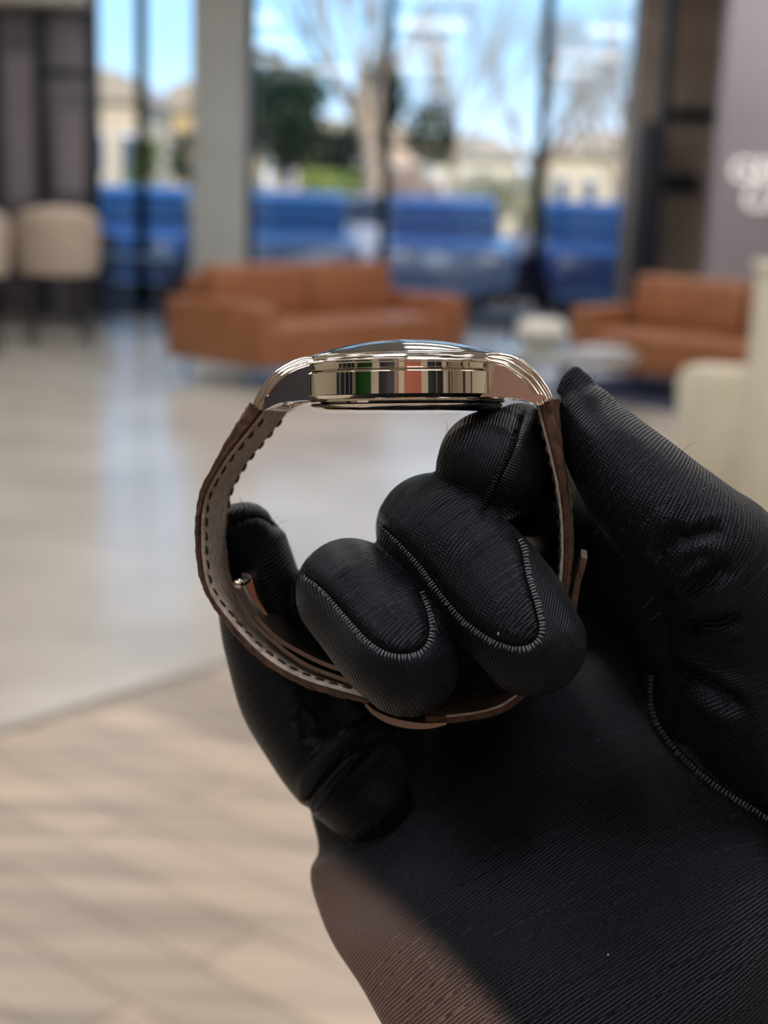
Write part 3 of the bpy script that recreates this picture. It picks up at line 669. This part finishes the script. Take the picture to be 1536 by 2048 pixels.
band('clasp_wing', [(484, 1152), (496, 1153), (503, 1172), (510, 1194), (521, 1214), (531, 1232)], .0010, -.0012, .0050, M['clasp_bright'], clasp, yl=-.001)
x_, z_ = Wp(477, 1168, -.0075); b = bmesh.new(); tube(b, [Vector((x_, -.0076, z_)), Vector((x_, .0070, z_))], .00100, 20)
bmesh.ops.create_uvsphere(b, u_segments=18, v_segments=10, radius=.00098, matrix=Matrix.Translation((x_, -.0075, z_))); finish('clasp_hinge', b, M['clasp_bright'], clasp)
band('clasp_arm', [(477, 1170), (486, 1192), (499, 1214), (512, 1231)], .0015, -.0074, -.0055, M['clasp_bright'], clasp)

# ------------------------------------------------------------------ GLOVED HAND
def H(px, py, dz): return P(px, py, D0 + dz*mm)
def rp(r_, dz): return r_*.09*mm*(D0+dz*mm)/D0
limbs = {   # px, py, depth behind the strap's near edge (mm), radius px
 'pinky':  [(486, 1072, 30, 68), (502, 1110, 31, 80), (518, 1180, 32, 88), (548, 1290, 35, 99), (590, 1400, 38, 107), (660, 1500, 40, 112), (740, 1580, 40, 110)],
 'ring':   [(815, 1332, -12, 104), (790, 1300, -11, 112), (755, 1255, -7, 114), (708, 1196, 0, 111), (700, 1185, 14, 108), (700, 1200, 32, 108), (740, 1330, 45, 112), (800, 1480, 48, 112), (850, 1580, 44, 110)],
 'middle': [(1064, 1285, -13, 110), (1030, 1235, -11, 117), (965, 1160, -6, 118), (880, 1070, 1, 116), (865, 1060, 16, 112), (870, 1080, 34, 112), (920, 1220, 48, 114), (985, 1400, 52, 116), (1020, 1540, 46, 112)],
 'index':  [(968, 934, 1, 97), (982, 930, 8, 110), (1000, 934, 20, 110), (1060, 965, 36, 110), (1130, 1010, 50, 116), (1190, 1150, 58, 125), (1230, 1320, 60, 130), (1220, 1480, 52, 130)],
 'index_side': [(1018, 884, 9, 70), (1042, 872, 13, 64), (1052, 940, 20, 88), (1050, 980, 30, 100)],
 'thumb':  [(1152, 768, 8, 20), (1163, 800, 8, 50), (1190, 858, 7, 76), (1240, 930, 4, 100), (1310, 1010, 1, 118), (1385, 1075, 0, 128), (1440, 1130, 2, 140), (1480, 1230, 10, 150), (1505, 1335, 17, 172), (1590, 1470, 24, 195), (1700, 1610, 30, 220), (1830, 1780, 36, 240)],
 'web': [(1160, 1060, 52, 100), (1230, 1090, 50, 105), (1310, 1160, 44, 120), (1390, 1260, 36, 140), (1440, 1400, 34, 160)],
 'web_low': [(1200, 1250, 60, 120), (1290, 1340, 50, 150), (1350, 1450, 44, 170)],
}
palm = [  # centre px,py,dz ; half-width px ; half-thickness px
 (880, 1330, 58, 300, 90), (930, 1420, 54, 365, 110), (985, 1500, 46, 425, 140), (1035, 1590, 38, 458, 160), (1085, 1690, 27, 462, 175), (1145, 1830, 17, 442, 185), (1210, 1990, 10, 416, 190), (1270, 2150, 8, 382, 190), (1330, 2320, 8, 345, 190), (1400, 2520, 10, 320, 190), (1520, 2860, 0, 330, 200), (1680, 3300, -12, 360, 215)]
bm = bmesh.new(); samples = []
def ellipsoid_loft(bm, st, seg=36):
    """st: list of (centre, A, B) with half axes vectors; capped by rounded ends"""
    n = len(st); rings = []
    def ring(c_, A, B, s_):
        return [bm.verts.new(c_ + A*(math.cos(a_)*s_) + B*(math.sin(a_)*s_)) for a_ in [2*PI*k/seg for k in range(seg)]]
    d0 = (st[0][0]-st[1][0]).normalized(); d1 = (st[-1][0]-st[-2][0]).normalized()
    for ph in (80, 60, 40, 20):
        a_ = math.radians(ph); rings.append(ring(st[0][0]+d0*st[0][2].length*math.sin(a_), st[0][1], st[0][2], math.cos(a_)))
    for c_, A, B in st: rings.append(ring(c_, A, B, 1))
    for ph in (20, 40, 60, 80):
        a_ = math.radians(ph); rings.append(ring(st[-1][0]+d1*st[-1][2].length*math.sin(a_), st[-1][1], st[-1][2], math.cos(a_)))
    for i in range(len(rings)-1):
        for k in range(seg): bm.faces.new((rings[i][k], rings[i][(k+1) % seg], rings[i+1][(k+1) % seg], rings[i+1][k]))
    bm.faces.new(rings[0][::-1]); bm.faces.new(rings[-1])
lid = 0
for nm, pts in limbs.items():
    cs = catmull([(p_[0], p_[1], p_[2], p_[3]) for p_ in pts], 6)
    ctr = [H(c_[0], c_[1], c_[2]) for c_ in cs]; rd = [rp(max(c_[3], 6), c_[2]) for c_ in cs]
    st = []; prev = None
    for i in range(len(ctr)):
        t_ = (ctr[min(i+1, len(ctr)-1)]-ctr[max(i-1, 0)]).normalized()
        if prev is None: s_, n_ = frame_for(t_, F)
        else: n_ = (prev - t_*prev.dot(t_)).normalized(); s_ = t_.cross(n_).normalized()
        prev = n_; st.append((ctr[i], s_*rd[i], n_*rd[i]))
    ellipsoid_loft(bm, st)
    acc = 0
    for i in range(len(ctr)):
        if i: acc += (ctr[i]-ctr[i-1]).length
        samples.append((lid, ctr[i], rd[i], rd[i], st[i][1].normalized(), st[i][2].normalized(), acc, 1 if nm == 'thumb' else 0))
    lid += 1
cs = catmull(palm, 6); st = []
for i, c_ in enumerate(cs):
    d_ = np.array(cs[min(i+1, len(cs)-1)][:2])-np.array(cs[max(i-1, 0)][:2]); d_ = d_/np.linalg.norm(d_)
    perp = R*(d_[1]) + U*(d_[0])           # screen direction (y,-x) -> right/up
    perp = (R*d_[1] + U*d_[0]).normalized()
    nrm = F.normalized()
    st.append((H(c_[0], c_[1], c_[2]), perp*rp(c_[3], c_[2]), nrm*rp(c_[4], c_[2])))
ellipsoid_loft(bm, st, 64)
acc = 0
for i in range(len(st)):
    if i: acc += (st[i][0]-st[i-1][0]).length
    samples.append((lid, st[i][0], st[i][1].length, st[i][2].length, st[i][1].normalized(), st[i][2].normalized(), acc, 2))
lid += 1
# soft folds of loose cloth merged into the surface
def fold(pts, r_):
    cs_ = catmull(pts, 6); tube(bm, [H(c_[0], c_[1], c_[2]) for c_ in cs_], [rp(max(c_[3], 3), c_[2]) for c_ in cs_], 14)
fold([(606, 1600, 32, 8), (618, 1560, 30, 21), (655, 1510, 26, 22), (705, 1465, 24, 20), (770, 1430, 26, 14), (830, 1405, 30, 6)], 0)
fold([(622, 1625, 30, 5), (640, 1600, 26, 13), (672, 1555, 24, 14), (720, 1510, 24, 12), (800, 1462, 28, 6)], 0)
# little pointed cloth corner at the thumb tip
fold([(1118, 790, 8, 10), (1135, 758, 8, 13), (1150, 741, 8, 10), (1160, 735, 8, 4)], 0)
fold([(1180, 800, 8, 20), (1172, 775, 8, 20), (1165, 757, 8, 14), (1150, 742, 8, 8)], 0)
me = bpy.data.meshes.new('glove_src'); bm.to_mesh(me); bm.free()
src = bpy.data.objects.new('glove_src', me); col.objects.link(src)
rm = src.modifiers.new('r', 'REMESH'); rm.mode = 'VOXEL'; rm.voxel_size = .00042; rm.use_smooth_shade = True
sm = src.modifiers.new('s', 'SMOOTH'); sm.factor = .5; sm.iterations = 10
dg = bpy.context.evaluated_depsgraph_get(); gm = bpy.data.meshes.new_from_object(src.evaluated_get(dg)); bpy.data.objects.remove(src)
nv = len(gm.vertices); co = np.empty(nv*3); gm.vertices.foreach_get('co', co); co = co.reshape(-1, 3)
no = np.empty(nv*3); gm.vertices.foreach_get('normal', no); no = no.reshape(-1, 3)
print('glove verts', nv)
Cn = np.array(C); Rn = np.array(R); Un = np.array(U); Fn = np.array(F)
def project(c_):
    v = c_-Cn; d = v@Fn; return 768+(v@Rn)/d*FPX, 1024-(v@Un)/d*FPX, d
px, py, dd = project(co); facing = -(no@Fn)
def seg_dist(px, py, poly):
    """distance and signed side to polyline in photo px, plus along-length"""
    best = np.full(len(px), 1e9); side = np.zeros(len(px)); al = np.zeros(len(px)); acc_ = 0
    for (ax, ay), (bx, by) in zip(poly[:-1], poly[1:]):
        vx, vy = bx-ax, by-ay; L2 = vx*vx+vy*vy; t_ = np.clip(((px-ax)*vx+(py-ay)*vy)/L2, 0, 1)
        ex, ey = px-(ax+t_*vx), py-(ay+t_*vy); d_ = np.hypot(ex, ey); mk_ = d_ < best
        best[mk_] = d_[mk_]; side[mk_] = np.sign(vx*ey-vy*ex)[mk_]; al[mk_] = (acc_+t_*math.sqrt(L2))[mk_]; acc_ += math.sqrt(L2)
    return best, side, al, acc_
def CP(pts, n=8): return [tuple(q) for q in catmull(pts, n)]
disp = np.zeros(nv)
SEAMS = {
 'ring': CP([(612, 1150), (650, 1180), (690, 1225), (735, 1275), (775, 1302), (815, 1306), (845, 1293), (857, 1262), (852, 1225), (838, 1188)]),
 'middle': CP([(757, 1044), (800, 1082), (845, 1130), (890, 1190), (935, 1240), (985, 1275), (1030, 1291), (1065, 1283), (1077, 1255), (1065, 1200), (1050, 1150), (1043, 1105), (1032, 1078)]),
 'index': CP([(1046, 832), (1038, 860), (1028, 895), (1012, 930), (995, 965), (980, 1000), (970, 1022)]),
 'thumb': CP([(1310, 1352), (1308, 1395), (1318, 1440), (1345, 1482), (1385, 1525), (1430, 1562), (1475, 1592), (1540, 1632)]),
 'pinky': CP([(455, 1050), (490, 1038), (520, 1034), (553, 1052)]),
}
DLIM = {'ring': (-.032, .012), 'middle': (-.034, .012), 'index': (-.03, .03), 'thumb': (-.05, .08), 'pinky': (0, .05)}
for k, pl in SEAMS.items():
    d_, sd, al, tot = seg_dist(px, py, pl); z0, z1 = DLIM[k]
    ok = (facing > -.1) & (dd-D0 > z0) & (dd-D0 < z1)
    wdt = 7.0 if k != 'thumb' else 9.0
    g_ = np.exp(-(d_/wdt)**2)*ok
    disp -= g_*(.00042 if k != 'thumb' else .0007)
    # panel on the inner side puffs a little
    disp += ok*np.exp(-((d_-22)/14)**2)*.00022
# crease folds: (polyline, depth mm, width px)
CR = [([(1355, 1095), (1400, 1070), (1450, 1058)], .9, 14), ([(1350, 1190), (1400, 1165), (1440, 1140), (1470, 1128)], 1.6, 16), ([(1345, 1262), (1400, 1256), (1450, 1243), (1490, 1235)], 1.8, 13),
      ([(1350, 1290), (1420, 1283), (1500, 1275)], .8, 10), ([(1330, 1335), (1370, 1352), (1430, 1385), (1470, 1408), (1500, 1420)], 2.2, 16), ([(1300, 1120), (1340, 1085), (1375, 1050)], 1.2, 20),
      ([(1340, 1150), (1385, 1120), (1430, 1105)], .8, 12), ([(1300, 1340), (1304, 1400), (1318, 1450)], 1.2, 10),
      ([(605, 1632), (640, 1590), (690, 1540), (760, 1490)], .8, 10), ([(590, 1418), (610, 1440), (622, 1470), (640, 1480)], .7, 9), ([(575, 1440), (600, 1450), (615, 1490)], .5, 8), ([(600, 1395), (640, 1440), (660, 1490)], .5, 10)]
for pl, dp, wd in CR:
    d_, sd, al, tot = seg_dist(px, py, CP(pl)); tt = al/tot; prof = np.clip(np.sin(np.clip(tt, .02, .98)*PI)*1.6, 0, 1)
    ok = (facing > -.1)
    disp -= np.exp(-(d_/wd)**2)*dp*mm*ok*prof; disp += np.exp(-((d_-wd*2.2)/wd)**2)*dp*.35*mm*ok*prof
# gentle irregularity of stretched cloth
disp += .00016*np.sin(co@np.array([210., 90., 160.]))*np.sin(co@np.array([-120., 180., 230.])+1)
co2 = co + no*disp[:, None]
gm.vertices.foreach_set('co', co2.reshape(-1)); gm.update()
# knit coordinates from the nearest limb
sc = np.array([s[1][:] for s in samples]); sr = np.array([s[2] for s in samples]); sr2 = np.array([s[3] for s in samples])
sA = np.array([s[4][:] for s in samples]); sB = np.array([s[5][:] for s in samples]); sl_ = np.array([s[6] for s in samples]); sk = np.array([s[7] for s in samples]); sid = np.array([s[0] for s in samples])
sx_ = np.empty((nv, 3)); sx_lid = np.empty(nv, int)
for a0 in range(0, nv, 20000):
    q = co[a0:a0+20000]; v = q[:, None, :]-sc[None]
    va = np.einsum('ijk,jk->ij', v, sA); vb = np.einsum('ijk,jk->ij', v, sB); T = np.cross(sA, sB); vt = np.einsum('ijk,jk->ij', v, T)
    m_ = np.sqrt((va/sr)**2+(vb/sr2)**2+(vt/np.minimum(sr, sr2))**2); j = m_.argmin(1); ii = np.arange(len(q))
    # signed along coordinate continues past the sample
    ln = sl_[j]; jn = np.minimum(j+1, len(samples)-1); jn = np.where(sid[jn] == sid[j], jn, j-1); dirv = sc[jn]-sc[j]; sg = np.where(jn > j, 1., -1.); dirv = dirv*sg[:, None]; dirv /= np.linalg.norm(dirv, axis=1)[:, None]
    s_al = ln + np.einsum('ij,ij->i', v[ii, j], dirv)
    th = np.arctan2(vb[ii, j], va[ii, j])
    circ = np.where(sk[j] == 2, va[ii, j], th*np.minimum(sr[j], .0115))
    sx_[a0:a0+20000] = np.stack([s_al, circ, sk[j]], 1); sx_lid[a0:a0+20000] = sid[j]
jn_id = sx_lid
def inside(poly, x, y):
    r_ = np.zeros(len(x), bool); n_ = len(poly)
    for i_ in range(n_):
        (x1, y1), (x2, y2) = poly[i_], poly[(i_+1) % n_]
        c_ = ((y1 > y) != (y2 > y)) & (x < (x2-x1)*(y-y1)/((y2-y1) if y2 != y1 else 1e-9)+x1); r_ ^= c_
    return r_
keys = list(limbs)
for k in ('ring', 'middle'):
    mk_ = (jn_id == keys.index(k)) & (dd-D0 < .012) & (facing > -.35)
    top_ = [(640, 1040), (860, 1060)] if k == 'ring' else [(1100, 1000), (800, 900), (740, 1000)]
    pol = list(SEAMS[k]) + ([(870, 1130), (760, 1040), (600, 1100)] if k == 'ring' else [(1060, 1000), (850, 900), (740, 1000)])
    ins = inside(pol, px, py); d_, sd, al, tot = seg_dist(px, py, SEAMS[k])
    m2_ = mk_ & ~ins; sc_ = .09*mm
    rel = co-Cn; u_ = rel@Rn; v_ = rel@Un; an_ = math.radians(8 if k == 'ring' else -32); u_ = u_*1.35; v_ = v_*1.35
    sx_[m2_, 0] = (u_*math.cos(an_)+v_*math.sin(an_))[m2_]; sx_[m2_, 1] = (v_*math.cos(an_)-u_*math.sin(an_))[m2_]
mk_ = (jn_id == keys.index('index')) | (jn_id == keys.index('index_side'))
rel = co-Cn; u_ = rel@Rn; v_ = rel@Un
u_ = u_*1.25; v_ = v_*1.25; left_ = px < 1046-(py-832)*.4
sx_[mk_, 0] = np.where(left_, u_*.80-v_*.60, u_*.25+v_*.97)[mk_]; sx_[mk_, 1] = np.where(left_, u_*.60+v_*.80, u_*.97-v_*.25)[mk_]
at = gm.attributes.new('knit', 'FLOAT_VECTOR', 'POINT'); at.data.foreach_set('vector', sx_.reshape(-1))
# the cloth is stretched thin over the heel of the hand: skin shows through
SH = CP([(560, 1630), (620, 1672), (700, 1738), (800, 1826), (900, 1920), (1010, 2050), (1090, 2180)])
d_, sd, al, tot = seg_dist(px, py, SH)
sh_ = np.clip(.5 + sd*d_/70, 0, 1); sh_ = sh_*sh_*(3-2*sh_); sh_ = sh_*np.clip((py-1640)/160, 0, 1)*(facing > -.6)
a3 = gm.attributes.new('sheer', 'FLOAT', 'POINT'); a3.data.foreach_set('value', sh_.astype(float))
gm.polygons.foreach_set('use_smooth', [True]*len(gm.polygons))

def knit_mat():
    m = mat('black_stretch_knit', (.006, .0065, .009), .37, spec=.22)
    N, L, b = nodes(m); b.inputs['Specular Tint'].default_value = (.66, .80, 1, 1); b.inputs['Sheen Weight'].default_value = .02; b.inputs['Sheen Roughness'].default_value = .35; b.inputs['Sheen Tint'].default_value = (.75, .85, 1, 1)
    a_ = N.new('ShaderNodeAttribute'); a_.attribute_name = 'knit'; s_ = N.new('ShaderNodeSeparateXYZ'); L.new(a_.outputs['Vector'], s_.inputs[0])
    def M_(op, x, y=None, z=None):
        n_ = N.new('ShaderNodeMath'); n_.operation = op
        for i_, v in enumerate((x, y, z)):
            if v is None: continue
            if isinstance(v, (int, float)): n_.inputs[i_].default_value = v
            else: L.new(v, n_.inputs[i_])
        return n_.outputs[0]
    # courses run across the limb with a slant; wales run along it
    wob = N.new('ShaderNodeTexNoise'); wob.inputs['Scale'].default_value = 60; wob.inputs['Detail'].default_value = 2
    tc_o = N.new('ShaderNodeTexCoord'); L.new(tc_o.outputs['Object'], wob.inputs['Vector'])
    w_ = M_('MULTIPLY', wob.outputs[0], .0012)
    k = 2*PI/.00068; k2 = 2*PI/.00062
    rowph = M_('MULTIPLY', M_('ADD', M_('MULTIPLY_ADD', s_.outputs[1], .22, s_.outputs[0]), w_), k)
    row = M_('SINE', rowph); rowN = M_('MULTIPLY_ADD', row, .5, .5)
    colph = M_('MULTIPLY', M_('ADD', M_('MULTIPLY_ADD', s_.outputs[0], -.3, s_.outputs[1]), w_), k2)
    cl = M_('MULTIPLY_ADD', M_('SINE', colph), .5, .5)
    h = M_('ADD', M_('MULTIPLY', rowN, .72), M_('MULTIPLY', M_('MULTIPLY', cl, rowN), .5))
    fz = N.new('ShaderNodeTexNoise'); fz.inputs['Scale'].default_value = 5200; fz.inputs['Detail'].default_value = 3; L.new(tc_o.outputs['Object'], fz.inputs['Vector'])
    h = M_('ADD', h, M_('MULTIPLY', fz.outputs[0], .35))
    bp = N.new('ShaderNodeBump'); bp.inputs['Strength'].default_value = .8; bp.inputs['Distance'].default_value = .00018
    L.new(h, bp.inputs['Height']); L.new(bp.outputs[0], b.inputs['Normal'])
    r_ = N.new('ShaderNodeValToRGB'); r_.color_ramp.elements[0].color = (.0005, .0006, .0010, 1); r_.color_ramp.elements[1].color = (.0048, .0056, .0082, 1)
    r_.color_ramp.elements[0].position = .1; r_.color_ramp.elements[1].position = 1.0; L.new(h, r_.inputs[0])
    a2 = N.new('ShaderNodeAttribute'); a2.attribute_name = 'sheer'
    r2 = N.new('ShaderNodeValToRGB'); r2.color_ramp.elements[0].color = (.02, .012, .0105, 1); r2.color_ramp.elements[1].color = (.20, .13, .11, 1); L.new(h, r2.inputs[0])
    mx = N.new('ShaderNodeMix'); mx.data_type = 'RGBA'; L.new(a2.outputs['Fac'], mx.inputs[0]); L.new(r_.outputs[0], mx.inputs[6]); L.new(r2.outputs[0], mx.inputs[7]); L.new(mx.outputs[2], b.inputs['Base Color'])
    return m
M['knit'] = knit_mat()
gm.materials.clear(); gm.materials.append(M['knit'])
hand = empty('gloved_hand', H(1100, 1800, 30)); tag(hand, 'right hand in a black stretch-knit glove pinching the watch strap between thumb and fingers', 'hand')
bpy.context.view_layer.update()
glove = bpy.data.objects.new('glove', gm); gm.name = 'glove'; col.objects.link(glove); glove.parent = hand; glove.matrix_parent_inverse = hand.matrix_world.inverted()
# overlock stitches sitting on the seams
bvh = BVHTree.FromPolygons([Vector(c_) for c_ in co2], [tuple(p_.vertices) for p_ in gm.polygons])
M['seam_thread'] = mat('seam_thread', (.12, .132, .16), .5, **{'Sheen Weight': .3})
M['seam_thread_black'] = mat('seam_thread_black', (.03, .033, .042), .5)
M['seam_dark'] = mat('seam_gap_black', (.0006, .0006, .0009), .8, spec=.05)  # near-black, stands for the shade inside the seam groove
M['lint'] = mat('pale_lint', (.5, .52, .56), .8)
def hit(x, y):
    r_ = bvh.ray_cast(C, ray(x, y)); return r_[0], r_[1]
rs = random.Random(11)
for k, pl in SEAMS.items():
    b = bmesh.new(); acc_ = 0; pos = []
    for (ax, ay), (bx, by) in zip(pl[:-1], pl[1:]):
        L_ = math.hypot(bx-ax, by-ay); 
        while acc_ < L_:
            f = acc_/L_; pos.append((ax+(bx-ax)*f, ay+(by-ay)*f, (bx-ax)/L_, (by-ay)/L_)); acc_ += 6.2 if k != 'thumb' else 8.0
        acc_ -= L_
    sgn = {'ring': 1, 'middle': 1, 'index': 1, 'thumb': 1, 'pinky': 1}[k]
    n_ = len(pos)
    for i_, (x, y, tx, ty) in enumerate(pos):
        nx, ny = ty*sgn*-1, -tx*sgn*-1
        fade = 1.0
        if k in ('ring', 'middle'): fade = .55+.45*min(1, i_/(n_*.25))
        ln = (13 if k != 'thumb' else 12)*rs.uniform(.8, 1.15)*fade; sk_ = rs.uniform(-2.0, 2.0)
        pts = []
        for q in (0, .35, .7, 1.0):
            off = 1+ln*q; hx, hn = hit(x+nx*off*-1*-1+tx*sk_*q, y+ny*off+ty*sk_*q)
            if hx is None: break
            pts.append(hx+hn*(.00012 if q not in (0, 1.0) else .00001))
        if len(pts) == 4 and max((pts[i]-pts[i+1]).length for i in range(3)) < .0012: tube(b, pts, [.00010, .00014, .00012, .00006], 5)
    gap_pts = [hit(x, y) for x, y, _a, _b in pos]; cb = bmesh.new(); run = []
    for hx, hn in gap_pts + [(None, None)]:
        if hx is None or (run and (hx-run[-1]).length > .002):
            if len(run) > 3: tube(cb, run, .00021, 6)
            run = []
            if hx is None: continue
        run.append(hx+hn*.00003)
    finish('seam_gap_shade', cb, M['seam_dark'], glove)  # black tube drawn in place of the dark groove along the seam
    so = finish('seam_stitching', b, M['seam_thread'] if k in ('ring', 'middle', 'thumb') else M['seam_thread_black'], glove); so['label'] = 'grey-black overlock stitching'
# stray fibres and lint specks
b = bmesh.new()
for x, y, n_ in ((1100, 905, 0), (575, 1075, 2), (548, 1048, 3), (490, 1012, 2), (1118, 838, 3), (1187, 765, 2), (902, 870, 2), (1365, 905, 1), (1450, 930, 1), (884, 1160, 0)):
    for _ in range(n_):
        hx, hn = hit(x+rs.uniform(-4, 4), y+rs.uniform(2, 8))
        if hx is None: continue
        d_ = (U*rs.uniform(.4, 1)+R*rs.uniform(-.8, .8)).normalized(); pts = [hx-d_*.0003]
        for _k in range(5):
            d_ = (d_+R*rs.uniform(-.6, .6)+U*rs.uniform(-.4, .4)).normalized(); pts.append(pts[-1]+d_*.0006)
        tube(b, pts, .000022, 4)
finish('loose_fibre', b, M['knit'], glove)
for x, y, s_ in ((997, 1267, .22), (1216, 1910, .22), (1062, 1158, .12), (858, 1925, .12), (720, 1862, .1), (1085, 1543, .1), (760, 1810, .08), (893, 1760, .08), (1180, 1700, .08)):
    hx, hn = hit(x, y)
    if hx is None: continue
    b = bmesh.new(); bmesh.ops.create_icosphere(b, subdivisions=2, radius=s_*mm, matrix=Matrix.Translation(hx+hn*.0001) @ Matrix.Diagonal((.6, .6, 1.3, 1))); finish('lint_speck', b, M['lint'], glove)
for o in glove.children: o.matrix_parent_inverse = Matrix.Identity(4)
bpy.context.view_layer.update()
